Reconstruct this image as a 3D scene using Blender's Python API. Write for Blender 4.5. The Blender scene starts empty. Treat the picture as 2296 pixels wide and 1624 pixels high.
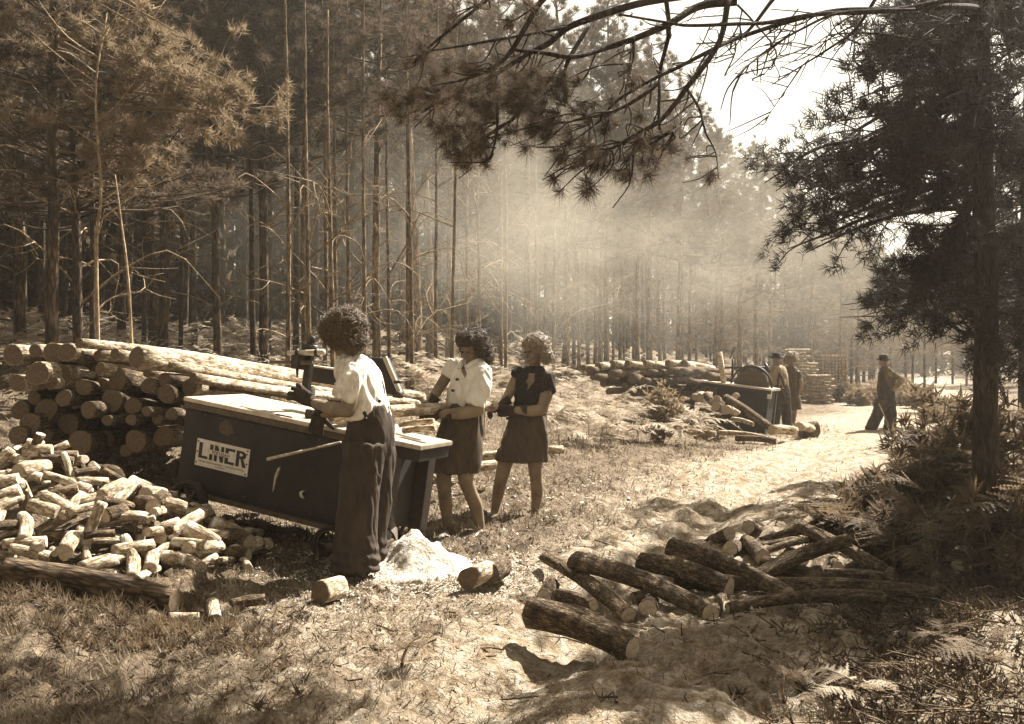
import bpy, bmesh, math, random
import numpy as np
from mathutils import Vector, Matrix, noise as mnoise
S = bpy.context.scene
COL = S.collection
# ------------------------------------------------------------ camera, light, exposure
F, CX, YH, H = 2400.0, 1148.0, 800.0, 1.35          # focal length and horizon of the photograph, in its pixels; eye height
cam_d = bpy.data.cameras.new('camera')
cam = bpy.data.objects.new('camera', cam_d); COL.objects.link(cam)
cam.location = (0, 0, H); cam.rotation_euler = (math.pi / 2, 0, 0)
cam_d.sensor_width = 36; cam_d.lens = F / 2296 * 36; cam_d.shift_y = -12 / 2296
cam_d.clip_start = 0.05; cam_d.clip_end = 900
S.camera = cam
SUN_AZ, SUN_EL = math.radians(47), math.radians(50)   # azimuth from +Y towards +X
wd = bpy.data.worlds.new('World'); S.world = wd; wd.use_nodes = True
wn = wd.node_tree; wn.nodes.clear()
sky = wn.nodes.new('ShaderNodeTexSky'); sky.sky_type = 'NISHITA'; sky.sun_disc = False
sky.sun_elevation = SUN_EL; sky.sun_rotation = SUN_AZ; sky.dust_density = 3.0; sky.air_density = 1.4
bw = wn.nodes.new('ShaderNodeRGBToBW')
tint = wn.nodes.new('ShaderNodeMix'); tint.data_type = 'RGBA'; tint.blend_type = 'MULTIPLY'; tint.inputs[0].default_value = 1
tint.inputs[7].default_value = (1, .935, .79, 1)       # the light of a sepia print
bg = wn.nodes.new('ShaderNodeBackground'); bg.inputs[1].default_value = 0.05
wo = wn.nodes.new('ShaderNodeOutputWorld')
wn.links.new(sky.outputs[0], bw.inputs[0]); wn.links.new(bw.outputs[0], tint.inputs[6])
wn.links.new(tint.outputs[2], bg.inputs[0]); wn.links.new(bg.outputs[0], wo.inputs[0])
sun_d = bpy.data.lights.new('sun', 'SUN'); sun_d.energy = 5.0; sun_d.angle = math.radians(.5); sun_d.color = (1, .985, .94)
sun = bpy.data.objects.new('sun', sun_d); COL.objects.link(sun)
SUNV = Vector((math.sin(SUN_AZ) * math.cos(SUN_EL), math.cos(SUN_AZ) * math.cos(SUN_EL), math.sin(SUN_EL)))
sun.rotation_euler = SUNV.to_track_quat('Z', 'Y').to_euler(); sun.location = SUNV * 60
S.view_settings.view_transform = 'Standard'; S.view_settings.look = 'None'
S.view_settings.gamma = 1; S.view_settings.use_curve_mapping = False
S.view_settings.exposure = 2.25
try:
    S.cycles.max_bounces = 6; S.cycles.diffuse_bounces = 3; S.cycles.transmission_bounces = 3; S.cycles.volume_bounces = 0
    S.cycles.volume_step_rate = 2.0; S.cycles.volume_max_steps = 128
    S.cycles.sample_clamp_indirect = 4
except Exception: pass

# ------------------------------------------------------------ helpers
RNG = np.random.RandomState(11); random.seed(5)
def W(px, py, d): return Vector(((px - CX) * d / F, d, H - (py - YH) * d / F))
LAT = np.random.RandomState(3).rand(256, 256)
def vn(x, y):
    x = np.asarray(x, float); y = np.asarray(y, float)
    xi = np.floor(x).astype(int); yi = np.floor(y).astype(int); fx = x - xi; fy = y - yi
    fx = fx * fx * (3 - 2 * fx); fy = fy * fy * (3 - 2 * fy)
    a = LAT[xi & 255, yi & 255]; b = LAT[(xi + 1) & 255, yi & 255]; c = LAT[xi & 255, (yi + 1) & 255]; d = LAT[(xi + 1) & 255, (yi + 1) & 255]
    return (a * (1 - fx) + b * fx) * (1 - fy) + (c * (1 - fx) + d * fx) * fy - .5
def fbm(x, y, o=4):
    r = 0; a = 1.0
    for k in range(o):
        r = r + a * vn(x * 2 ** k + 17.3 * k, y * 2 ** k + 5.1 * k); a *= .5
    return r
def road_s(x, y): return -(x - .5) * .93 + (y - 4) * .37     # metres to the wood side of the track's middle
def sstep(a, b, x):
    t = np.clip((x - a) / (b - a), 0, 1); return t * t * (3 - 2 * t)
def g0(x, y):
    x = np.asarray(x, float); y = np.asarray(y, float)
    s = road_s(x, y) + .9 * fbm(x * .25, y * .25, 2)
    z = np.interp(s, [-60, -8, -3, 2.3, 5, 9, 11.5, 20, 90], [.6, .25, 0, 0, .25, .95, 1.4, 2.0, 2.6])
    return z - .16 * sstep(9, 20, y) * (1 - sstep(3, 7, s)) + .05 * fbm(x * .5, y * .5, 2)
def sandm(x, y):
    s = road_s(x, y)
    return sstep(-3.2, -1.2, s + 1.1 * fbm(x * .6, y * .6)) * (1 - sstep(1.0, 2.8, s + 1.3 * fbm(x * .5 + 9, y * .5)))
def gz(x, y):
    x = np.asarray(x, float); y = np.asarray(y, float)
    z = g0(x, y)
    near = 1 - sstep(11, 22, y)
    rough = fbm(x * 2.1, y * 2.1, 3) * .065 + fbm(x * 6.5, y * 6.5, 3) * .06 + fbm(x * 17, y * 17, 2) * .03
    s = road_s(x, y) + .25 * fbm(x * .8, y * .8, 2); rough = rough - .09 * np.exp(-((s - .75) / .2) ** 2) - .09 * np.exp(-((s + .75) / .2) ** 2) + .03 * np.exp(-(s / .3) ** 2)
    k = vn(x * 4.3, y * 4.3); rough = rough - .06 * sstep(.18, .4, k) * near
    return z + rough * (.35 + .65 * near)
def gp(x, y, dz=0): return Vector((x, y, float(gz(x, y)) + dz))
def G(px, py, dmin=2.6):
    d = np.geomspace(dmin, 150, 1500); x = (px - CX) * d / F; z = H - (py - YH) * d / F
    i = np.argmax(z <= g0(x, d)); return float(d[i]) if (z <= g0(x, d)).any() else 60.0

def C(v):
    return (v, v * float(np.interp(v, [0, .15, .28, .55], [.71, .675, .725, .92])), v * float(np.interp(v, [0, .15, .28, .55], [.53, .38, .43, .78])), 1)
class NT:
    def __init__(s, name):
        s.m = bpy.data.materials.new(name); s.m.use_nodes = True; s.t = s.m.node_tree; s.t.nodes.clear()
        s.out = s.t.nodes.new('ShaderNodeOutputMaterial')
    def n(s, typ, **kw):
        x = s.t.nodes.new('ShaderNode' + typ)
        for k, v in kw.items(): setattr(x, k, v)
        return x
    def l(s, a, b): s.t.links.new(a, b)
    def coords(s, scale, obj=True):
        tc = s.n('TexCoord'); mp = s.n('Mapping'); mp.inputs['Scale'].default_value = scale if hasattr(scale, '__len__') else (scale,) * 3
        s.l(tc.outputs['Object'], mp.inputs[0]); return mp.outputs[0]
    def noise(s, vec, scale=1, detail=4, rough=.6):
        x = s.n('TexNoise'); x.inputs['Scale'].default_value = scale; x.inputs['Detail'].default_value = detail; x.inputs['Roughness'].default_value = rough
        if vec is not None: s.l(vec, x.inputs['Vector'])
        return x.outputs[0]
    def ramp(s, fac, stops):
        r = s.n('ValToRGB'); e = r.color_ramp.elements
        while len(e) < len(stops): e.new(.5)
        for i, (p, v) in enumerate(stops): e[i].position = p; e[i].color = C(v) if not hasattr(v, '__len__') else v
        s.l(fac, r.inputs[0]); return r.outputs[0]
    def bsdf(s, col, rough=.85, bump=None, bstr=.5, bdist=.02, spec=.3, metal=0, transl=0, sheen=0):
        b = s.n('BsdfPrincipled'); b.inputs['Roughness'].default_value = rough; b.inputs['Specular IOR Level'].default_value = spec; b.inputs['Metallic'].default_value = metal
        if sheen: b.inputs['Sheen Weight'].default_value = sheen
        if hasattr(col, 'is_linked'): s.l(col, b.inputs['Base Color'])
        else: b.inputs['Base Color'].default_value = col
        if bump is not None:
            bp = s.n('Bump'); bp.inputs['Strength'].default_value = bstr; bp.inputs['Distance'].default_value = bdist
            s.l(bump, bp.inputs['Height']); s.l(bp.outputs[0], b.inputs['Normal'])
        o = b.outputs[0]
        if transl:
            tr = s.n('BsdfTranslucent'); mx = s.n('MixShader'); mx.inputs[0].default_value = transl
            if hasattr(col, 'is_linked'): s.l(col, tr.inputs[0])
            else: tr.inputs[0].default_value = col
            s.l(o, mx.inputs[1]); s.l(tr.outputs[0], mx.inputs[2]); o = mx.outputs[0]
        s.l(o, s.out.inputs[0]); return s.m
def simple(name, v0, v1, scale=8, rough=.85, bstr=.4, bdist=.01, detail=5, **kw):
    t = NT(name); n = t.noise(t.coords(scale), 1, detail)
    return t.bsdf(t.ramp(n, [(.3, v0), (.7, v1)]), rough, n if bstr else None, bstr, bdist, **kw)
MT = {}
def bark(name, v0, v1, v2, sx=26, sz=5, bstr=.9, bdist=.012, vw=.3):
    t = NT(name); n = t.noise(t.coords((sx, sx, sz)), 1, 6, .65); n2 = t.noise(t.coords(3.1), 1, 3)
    a = t.n('Math', operation='ADD'); t.l(n, a.inputs[0])
    m = t.n('Math', operation='MULTIPLY_ADD'); m.inputs[1].default_value = .6; m.inputs[2].default_value = -.3; t.l(n2, m.inputs[0]); t.l(m.outputs[0], a.inputs[1])
    vo = t.n('TexVoronoi', feature='DISTANCE_TO_EDGE'); t.l(t.coords((sx * 1.5, sx * 1.5, sz * 1.6)), vo.inputs['Vector']); vo.inputs['Scale'].default_value = 1
    sm = t.n('Math', operation='MULTIPLY_ADD', use_clamp=True); sm.inputs[1].default_value = 2.2; sm.inputs[2].default_value = .25; t.l(vo.outputs['Distance'], sm.inputs[0])
    b2 = t.n('Math', operation='MULTIPLY_ADD'); b2.inputs[1].default_value = vw; t.l(sm.outputs[0], b2.inputs[0]); t.l(a.outputs[0], b2.inputs[2]); 
    b3 = t.n('Math', operation='SUBTRACT'); b3.inputs[1].default_value = vw * .62; t.l(b2.outputs[0], b3.inputs[0])
    return t.bsdf(t.ramp(b3.outputs[0], [(.3, v0), (.5, v1), (.68, v2)]), .9, b2.outputs[0], bstr, bdist, spec=.06)
MT['bark'] = bark('pine_bark', .03, .09, .18)
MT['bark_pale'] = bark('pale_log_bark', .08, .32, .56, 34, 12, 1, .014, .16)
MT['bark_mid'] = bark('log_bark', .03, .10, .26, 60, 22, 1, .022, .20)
MT['bark_trunk'] = bark('trunk_bark', .02, .06, .14, 16, 3.2, 1, .03)  # the dark of the wood is put into this bark colour
MT['bark_edge'] = bark('sunlit_trunk_bark', .05, .15, .32, 18, 3.4, 1, .03)  # lighter copy of the trunk bark, sunlight put into the colour
MT['deadwood'] = bark('dead_branch_bark', .12, .22, .36, 40, 8, .4)
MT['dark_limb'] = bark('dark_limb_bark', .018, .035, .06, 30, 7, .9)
def cutwood(name, v0, v1):
    t = NT(name); tc = t.n('TexCoord'); sx = t.n('SeparateXYZ'); t.l(tc.outputs['Object'], sx.inputs[0])
    cb = t.n('CombineXYZ'); t.l(sx.outputs[0], cb.inputs[0]); t.l(sx.outputs[1], cb.inputs[1])
    ln = t.n('VectorMath', operation='LENGTH'); t.l(cb.outputs[0], ln.inputs[0])
    ns = t.noise(t.coords(14), 1, 3)
    ad = t.n('Math', operation='MULTIPLY_ADD'); ad.inputs[1].default_value = .03; t.l(ns, ad.inputs[0]); t.l(ln.outputs['Value'], ad.inputs[2])
    sn = t.n('Math', operation='MULTIPLY'); sn.inputs[1].default_value = 620; t.l(ad.outputs[0], sn.inputs[0])
    si = t.n('Math', operation='SINE'); t.l(sn.outputs[0], si.inputs[0])
    n2 = t.noise(t.coords(38), 1, 4)
    mm = t.n('Math', operation='MULTIPLY_ADD'); mm.inputs[1].default_value = .12; t.l(si.outputs[0], mm.inputs[0]); t.l(n2, mm.inputs[2])
    return t.bsdf(t.ramp(mm.outputs[0], [(.25, v0), (.7, v1)]), .8, n2, .4, .004, spec=.2)
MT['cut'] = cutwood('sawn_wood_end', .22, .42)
MT['cut_dull'] = cutwood('shaded_wood_end', .06, .15)  # darker sawn ends, the shade on their fronts put into the colour
def leafm(name, v0, v1, transl=.35, scale=3, rough=.75):
    t = NT(name); n = t.noise(t.coords(scale), 1, 3)
    return t.bsdf(t.ramp(n, [(.3, v0), (.7, v1)]), rough, spec=.12, transl=transl)
MT['needle'] = leafm('pine_needles', .045, .12, .4)
MT['needle_pale'] = leafm('sunlit_pine_needles', .13, .28, .4)  # paler copy of the needles, sunshine put into the colour
MT['needle_mid'] = leafm('lightened_pine_needles', .09, .20, .4)  # lighter needle copy, light put into the colour of low and far crowns
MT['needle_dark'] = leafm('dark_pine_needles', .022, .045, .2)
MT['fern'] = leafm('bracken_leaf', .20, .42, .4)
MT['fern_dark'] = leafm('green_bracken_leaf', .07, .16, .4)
MT['grass'] = leafm('dry_grass_blades', .05, .34, .3, 2.2)
MT['leafy'] = leafm('broad_leaves', .14, .28, .35)

def mk(name, V, faces, mat=None, smooth=True, parent=None, link=True, loc=None):
    me = bpy.data.meshes.new(name); V = np.asarray(V, np.float32).reshape(-1, 3)
    if not isinstance(faces, (list, tuple)): faces = [faces]
    faces = [np.asarray(f, np.int32) for f in faces if len(f)]
    me.vertices.add(len(V)); me.vertices.foreach_set('co', V.ravel())
    nl = sum(f.size for f in faces); npoly = sum(len(f) for f in faces)
    me.loops.add(nl); me.loops.foreach_set('vertex_index', np.concatenate([f.ravel() for f in faces]))
    me.polygons.add(npoly)
    tot = np.concatenate([np.full(len(f), f.shape[1], np.int32) for f in faces]); st = np.concatenate([[0], np.cumsum(tot)[:-1]]).astype(np.int32)
    me.polygons.foreach_set('loop_start', st)
    me.polygons.foreach_set('loop_total', tot)
    me.polygons.foreach_set('use_smooth', np.full(npoly, smooth))
    me.update(calc_edges=True); me.validate()
    if mat is not None: me.materials.append(mat)
    if not link: return me
    return ob(name, me, parent, loc)
def ob(name, me, parent=None, loc=None, rot=None, scale=None):
    o = bpy.data.objects.new(name, me); COL.objects.link(o)
    if parent is not None: o.parent = parent
    if loc is not None: o.location = loc
    if rot is not None: o.rotation_euler = rot
    if scale is not None: o.scale = (scale,) * 3 if not hasattr(scale, '__len__') else scale
    return o
def tag(o, label=None, cat=None, group=None, kind=None):
    if label: o['label'] = label
    if cat: o['category'] = cat
    if group: o['group'] = group
    if kind: o['kind'] = kind
    return o
def empty(name, loc, rotz=0, scale=1):
    o = bpy.data.objects.new(name, None); COL.objects.link(o); o.location = loc; o.rotation_euler = (0, 0, rotz); o.scale = (scale,) * 3; return o
class Geo:
    """collects verts and faces of several shapes for ONE mesh"""
    def __init__(s): s.V = []; s.Q = []; s.T = []; s.n = 0
    def add(s, V, Q=None, T=None):
        V = np.asarray(V, float).reshape(-1, 3)
        if Q is not None and len(Q): s.Q.append(np.asarray(Q) + s.n)
        if T is not None and len(T): s.T.append(np.asarray(T) + s.n)
        s.V.append(V); s.n += len(V)
    def box(s, c, size, R=None):
        h = np.array(size) / 2.; v = np.array([[x, y, z] for x in (-1, 1) for y in (-1, 1) for z in (-1, 1)]) * h
        if R is not None: v = v @ np.array(R).T
        s.add(v + np.array(c), [[0, 1, 3, 2], [4, 6, 7, 5], [0, 4, 5, 1], [2, 3, 7, 6], [0, 2, 6, 4], [1, 5, 7, 3]])
    def tube(s, pts, rad, seg=6, caps=True): s.add(*tube(pts, rad, seg, caps))
    def tris(s, T):
        n = len(T); s.add(T.reshape(-1, 3), None, np.arange(3 * n).reshape(-1, 3))
    def build(s, name, mat, parent=None, smooth=True, link=True, loc=None):
        f = []
        if s.Q: f.append(np.concatenate(s.Q))
        if s.T: f.append(np.concatenate(s.T))
        return mk(name, np.concatenate(s.V), f, mat, smooth, parent, link, loc)
def crom(P, n):
    P = np.asarray(P, float)
    if len(P) == 2:
        t = np.linspace(0, 1, n)[:, None]; return P[0] * (1 - t) + P[1] * t
    Q = np.vstack([2 * P[0] - P[1], P, 2 * P[-1] - P[-2]]); k = len(P) - 1
    u = np.linspace(0, k, n); i = np.minimum(u.astype(int), k - 1); t = (u - i)[:, None]
    a, b, c, d = Q[i], Q[i + 1], Q[i + 2], Q[i + 3]
    return .5 * (2 * b + (c - a) * t + (2 * a - 5 * b + 4 * c - d) * t ** 2 + (3 * b - a - 3 * c + d) * t ** 3)
def frames(P):
    T = np.gradient(P, axis=0); T /= np.linalg.norm(T, axis=1)[:, None] + 1e-9
    ref = np.array([0, 0, 1.]) if abs(T[0, 2]) < .9 else np.array([1., 0, 0])
    A = np.zeros_like(P); a = np.cross(ref, T[0]); a /= np.linalg.norm(a); A[0] = a
    for i in range(1, len(P)):
        a = A[i - 1] - T[i] * A[i - 1].dot(T[i]); A[i] = a / (np.linalg.norm(a) + 1e-9)
    return T, A, np.cross(T, A)
def tube(pts, rad, seg=6, caps=True):
    P = np.asarray([tuple(p) for p in pts], float); R = np.asarray(rad, float) * np.ones(len(P))
    T, A, B = frames(P); an = np.arange(seg) * 2 * math.pi / seg
    V = (P[:, None] + R[:, None, None] * (np.cos(an)[None, :, None] * A[:, None] + np.sin(an)[None, :, None] * B[:, None])).reshape(-1, 3)
    n = len(P); i, j = np.meshgrid(np.arange(n - 1), np.arange(seg), indexing='ij'); j2 = (j + 1) % seg
    Q = np.stack([i * seg + j, i * seg + j2, (i + 1) * seg + j2, (i + 1) * seg + j], -1).reshape(-1, 4)
    Tt = None
    if caps:
        V = np.vstack([V, P[0], P[-1]]); k = np.arange(seg); k2 = (k + 1) % seg; o = (n - 1) * seg
        Tt = np.vstack([np.stack([np.full(seg, n * seg), k2, k], -1), np.stack([np.full(seg, n * seg + 1), o + k, o + k2], -1)])
    return V, Q, Tt
def stube(g, pts, rad, seg=6, n=None):
    """smooth tube through control points"""
    n = n or len(pts) * 4; P = crom([tuple(p) for p in pts], n); R = np.interp(np.linspace(0, 1, n), np.linspace(0, 1, len(pts)), np.asarray(rad, float) * np.ones(len(pts)))
    g.tube(P, R, seg)
def unit(a): return a / (np.linalg.norm(a, axis=-1, keepdims=True) + 1e-9)
def clump_tris(cen, dirs, n, L, w, bias=.7, rng=RNG):
    cen = np.repeat(np.asarray(cen, float), n, 0); dirs = np.repeat(np.asarray(dirs, float), n, 0)
    v = unit(dirs * bias + unit(rng.normal(size=cen.shape))); l = L * rng.uniform(.6, 1.15, (len(cen), 1))
    sd = unit(np.cross(v, rng.normal(size=cen.shape))) * w * .5
    b = cen + v * l * .08 + rng.normal(size=cen.shape) * L * .12
    return np.stack([b - sd, b + sd, b + v * l], 1)
# ------------------------------------------------------------ ground
def build_ground():
    yr = np.concatenate([np.linspace(-40, 0, 14), np.linspace(.5, 2.6, 14), 2.7 * 1.0082 ** np.arange(0, 380), 2.7 * 1.0082 ** 380 * 1.06 ** np.arange(1, 30)])
    u = np.concatenate([-np.geomspace(6, .64, 24), np.linspace(-.62, .62, 400), np.geomspace(.64, 6, 24)])
    wv = np.maximum(yr, 3.0); X = u[None] * wv[:, None]; Y = np.repeat(yr[:, None], len(u), 1)
    Z = gz(X, Y); V = np.stack([X, Y, Z], -1).reshape(-1, 3)
    n, m = X.shape; i, j = np.meshgrid(np.arange(n - 1), np.arange(m - 1), indexing='ij'); a = i * m + j
    Q = np.stack([a, a + 1, a + m + 1, a + m], -1).reshape(-1, 4)
    t = NT('forest_floor'); at = t.n('Attribute', attribute_name='sand')
    c1 = t.coords(1); n1 = t.noise(c1, 9, 8, .7); n2 = t.noise(c1, 1.5, 7, .7); n3 = t.noise(c1, 55, 4, .7)
    mx = t.n('Math', operation='MULTIPLY_ADD'); mx.inputs[1].default_value = .5; t.l(n3, mx.inputs[0]); t.l(n1, mx.inputs[2])
    lit = t.ramp(mx.outputs[0], [(.45, .025), (.72, .09), (.97, .24)]); sand = t.ramp(mx.outputs[0], [(.45, .06), (.68, .22), (.95, .46)])
    n2b = t.n('Math', operation='MULTIPLY_ADD'); n2b.inputs[1].default_value = 2.2; n2b.inputs[2].default_value = -1.15; t.l(n2, n2b.inputs[0])
    ad = t.n('Math', operation='ADD', use_clamp=True); t.l(n2b.outputs[0], ad.inputs[0]); t.l(at.outputs['Fac'], ad.inputs[1])
    cm = t.n('Mix', data_type='RGBA'); t.l(ad.outputs[0], cm.inputs[0]); t.l(lit, cm.inputs[6]); t.l(sand, cm.inputs[7])
    m_ = t.bsdf(cm.outputs[2], .95, mx.outputs[0], 1.0, .06, spec=.1)
    o = mk('ground', V, Q, m_)
    at = o.data.attributes.new('sand', 'FLOAT', 'POINT'); at.data.foreach_set('value', sandm(X, Y).ravel().astype(np.float32))
    tag(o, 'trampled sandy forest floor and track', None, None, 'structure')
build_ground()

# ------------------------------------------------------------ logs
def log_mesh(L, r0, r1, seg, rings, rough, bend, sd, ribs=0.0, flat=1.0):
    rg = np.random.RandomState(sd); t = np.linspace(0, 1, rings); an = np.arange(seg) * 2 * math.pi / seg
    ox, oy = rg.rand(2) * 200
    TT, AA = np.meshgrid(t, an, indexing='ij'); r = r0 + (r1 - r0) * TT
    # noise made seamless round the trunk
    q = fbm(np.cos(AA) * 1.7 + ox, np.sin(AA) * 1.7 + oy + TT * L * 3.2, 3) + .6 * fbm(np.cos(AA) * 5 + ox * 2 + TT * L * 7, np.sin(AA) * 5 + oy, 2)
    shape = 1 + .06 * np.cos(2 * AA + rg.rand() * 6) + .04 * np.cos(3 * AA + rg.rand() * 6)
    r = r * (shape + rough * 1.6 * q)
    for k in range(rg.randint(1, 4)):                                   # knots
        kt, ka = rg.rand(), rg.rand() * 6.28
        r = r * (1 + .16 * np.exp(-((TT - kt) * L / (.6 * r0 + .01)) ** 2 - (np.angle(np.exp(1j * (AA - ka))) / .45) ** 2))
    cx = bend[0] * np.sin(math.pi * t) + .25 * bend[0] * np.sin(2 * math.pi * t + 1); cy = bend[1] * np.sin(math.pi * t)
    cx -= np.interp(t, [0, 1], [cx[0], cx[-1]])
    V = np.stack([cx[:, None] + r * np.cos(AA), cy[:, None] + r * np.sin(AA) * flat, TT * L], -1).reshape(-1, 3)
    i, j = np.meshgrid(np.arange(rings - 1), np.arange(seg), indexing='ij'); j2 = (j + 1) % seg
    Q = np.stack([i * seg + j, i * seg + j2, (i + 1) * seg + j2, (i + 1) * seg + j], -1).reshape(-1, 4)
    k = np.arange(seg); k2 = (k + 1) % seg; n = len(V); o = (rings - 1) * seg
    Vb = np.vstack([V, [[0, 0, .003], [0, 0, L - .003]]])
    T = np.vstack([np.stack([np.full(seg, n), k2, k], -1), np.stack([np.full(seg, n + 1), o + k, o + k2], -1)])
    ends = []
    for e in (0, 1):
        ring = V[e * o:e * o + seg] * [1, 1, 0]; tl = (rg.rand(2) - .5) * .25; dz = .0025 * (1 if e else -1)
        E = [ring * s_ + [0, 0, dz + (.001 if s_ < .9 else 0) * (1 if e else -1)] for s_ in (.955, .66, .33)]
        E = np.vstack(E + [[[0, 0, dz]]]); q = []
        for a in (0, 1):
            f = np.stack([a * seg + k, a * seg + k2, (a + 1) * seg + k2, (a + 1) * seg + k], -1); q.append(f if e else f[:, ::-1])
        q = np.vstack(q); tt = np.stack([2 * seg + k, 2 * seg + k2, np.full(seg, 3 * seg)], -1)
        ends.append((E, q, tt if e else tt[:, ::-1]))
    return Vb, Q, T, ends
NLOG = [0]
def log(name, p0, p1, r0, r1, label, cat='log', group=None, mat='bark_mid', bend=(0, 0), seg=18, rings=14, rough=.05, endmat='cut', ends=(0, 1), spin=None):
    NLOG[0] += 1; p0 = Vector(p0); p1 = Vector(p1); ax = p1 - p0; L = ax.length
    Vb, Q, T, E = log_mesh(L, r0, r1, seg, rings, rough, bend, NLOG[0])
    o = mk(name, Vb, [Q, T], MT[mat]); o.location = p0
    q = ax.to_track_quat('Z', 'Y'); o.rotation_euler = q.to_euler()
    tag(o, label, cat, group)
    for e in ends:
        c = mk('cut_end', E[e][0], [E[e][1], E[e][2]], MT[endmat], False, o); c.location = (0, 0, L if e else 0)
    return o
def VL(a, b): return W(*a), W(*b)

# left stack: butt ends facing the track, logs running back to the right
GS = 'logs in the big stack behind the saw'
def z1(x, y): return 156.1 + .24 * x, 642.9 + .24 * y
left = [ # x, y, radius (enlarged-photo pixels), length, label
 (90, 530, 48, 2.7, 'white-topped log lying highest at the far end of the big stack'),
 (100, 655, 58, 2.2, 'dark log end directly under the highest log at the end of the stack'),
 (50, 812, 40, 2.2, 'small log end two rows under the highest log of the big stack'),
 (130, 940, 75, 2.2, 'wide pale log end above a lone round one in the big stack'),
 (262, 640, 50, 2.2, 'split log end under the long white log of the big stack'),
 (425, 630, 52, 2.5, 'dark log end wedged beside the big tilted oval one on top of the stack'),
 (285, 765, 58, 2.2, 'rough barked log end above and beside the large cracked one'),
 (300, 915, 62, 2.2, 'dark log end hidden half behind the large cracked end'),
 (450, 870, 100, 2.4, 'large cracked log end in the upper middle of the big stack'),
 (400, 1060, 100, 2.2, 'big dim oval log end just under the large cracked one'),
 (175, 1150, 75, 2.2, 'round pale log end standing clear on dark gaps in the stack'),
 (55, 1100, 38, 2.2, 'small log end at the outer side of the stack, mid height'),
 (350, 1252, 50, 2.2, 'dim shaded log end low in the stack beside the round pale one'),
 (575, 1245, 52, 2.2, 'dim log end below the bright round one nearest the saw side'),
 (592, 1112, 75, 2.2, 'bright round log end in the middle of the stack towards the saw'),
 (625, 665, 98, 2.9, 'big tilted oval log end on top of the stack with a pole behind'),
 (885, 725, 50, 2.9, 'small round log end high on the stack with a long white trunk'),
 (725, 805, 46, 2.7, 'narrow log end under the big tilted oval log'),
 (735, 925, 68, 1.0, 'short knotty mossy log bulging out of the stack'),
 (890, 872, 70, 2.5, 'dark log end stacked above the brightest end beside the saw table'),
 (905, 1003, 84, 2.5, 'brightest log end close to the corner of the saw table'),
 (1125, 940, 76, 2.9, 'log end right behind the corner of the saw table top'),
 (1155, 855, 48, 2.9, 'log end peeping over the one behind the saw table corner'),
 (955, 1192, 56, 2.2, 'small dim log end against the side of the saw body'),
 (875, 1400, 90, 2.2, 'pale lumpy log end low beside the saw body'),
 (620, 1440, 100, 2.2, 'broad shaded log end in the bottom rows of the stack'),
 (105, 1450, 105, 2.2, 'broad log end low at the outer side behind the firewood'),
 (530, 1530, 60, 2.2, 'dark log end at the bottom of the stack above the firewood'),
 (820, 1240, 50, 2.2, 'dark small log end between two pale ones beside the saw'),
 (745, 712, 28, 2.2, 'thinnest log end tucked under the tilted oval log'),
 (715, 1165, 44, 2.2, 'dark log end between the bright round one and the saw'),
 (210, 770, 50, 2.2, 'dark deep-set log end behind the rough barked one'),
 (240, 1080, 48, 2.2, 'deep-set dark log end beside the big dim oval one'),
 (470, 1230, 60, 2.2, 'deep-set dark log end under the big dim oval one'),
 (740, 1400, 70, 2.2, 'deep-set dark log end between two broad low ends'),
 (330, 1420, 80, 2.2, 'deep-set dark log end low in the stack near the firewood top')]
for k, (x, y, r, L, lb) in enumerate(left):
    px, py = z1(x, y); deep = 'deep-set' in lb
    d = 8.45 + .22 * ((k * 37) % 10) / 10 + (.35 if deep else 0) - (.15 if y > 1100 else 0)
    if k == 15: d = 8.25
    p = W(px, py, d); rr = r * .24 * d / F * 1.05
    dirv = Vector((.40 + .05 * math.sin(k * 2.1), .9, -.115 + .02 * math.cos(k * 1.7))).normalized()
    if y > 900: dirv = Vector((.06 + .08 * math.sin(k * 2.1), 1, -.04)).normalized()
    log('log', p, p + dirv * L, rr, rr * .86, lb, 'log', GS, 'bark_pale' if y < 960 and k not in (1, 3, 8, 9, 19) else 'bark_mid', (.05 * math.sin(k), .03 * math.cos(k * 3)), 20, 16, .04, 'cut_dull', (0, 1))  # paler bark only on the upper rows, their sunlight put into the colour
# the stack goes on past the edge of the photograph
for k in range(16):
    px = 150 - 38 * (k % 4) - 10 * math.sin(k * 5); py = 790 + 58 * (k // 4) + 14 * math.sin(k * 3); d = 8.5 + .2 * math.sin(k * 7)
    r = .075 + .02 * math.sin(k * 2.3); p = W(px, py, d)
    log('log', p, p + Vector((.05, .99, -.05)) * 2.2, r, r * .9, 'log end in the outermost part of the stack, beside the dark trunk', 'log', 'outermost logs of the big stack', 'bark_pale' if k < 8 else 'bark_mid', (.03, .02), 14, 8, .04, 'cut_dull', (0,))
# pale logs lying behind the table and on the floor past the saw
for a, b, r, lb in [((852, 884, 9.6), (948, 893, 10.0), .055, 'white log lying behind the raised saw hood'),
                    ((858, 902, 9.2), (935, 908, 9.6), .05, 'white log lying nearest behind the log being sawn'),
                    ((560, 858, 10.2), (668, 884, 10.6), .06, 'white log end lying behind the clamp post of the saw'),
                    ((890, 1034, 9.2), (963, 1036, 9.5), .035, 'thin white pole on the ground under the table leaf'),
                    ((884, 1058, 8.9), (1004, 1046, 9.4), .05, 'thick white pole on the ground under the table leaf'),
                    ((1040, 1030, 10.6), (1262, 1008, 10.9), .045, 'long pale pole lying behind the two women holding the log'),
                    ((1040, 1054, 10.0), (1140, 1040, 10.3), .05, 'short pale pole lying in front of the long one behind the women')]:
    p, q = VL(a, b); zz = lambda v: Vector((v.x, v.y, max(v.z, float(gz(v.x, v.y)) + r * .7)))
    log('log', zz(p) if a[1] > 1000 else p, zz(q) if a[1] > 1000 else q, r, r * .9, lb, 'log', 'pale logs lying behind the saw', 'bark_pale', (.02, .01))

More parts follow.
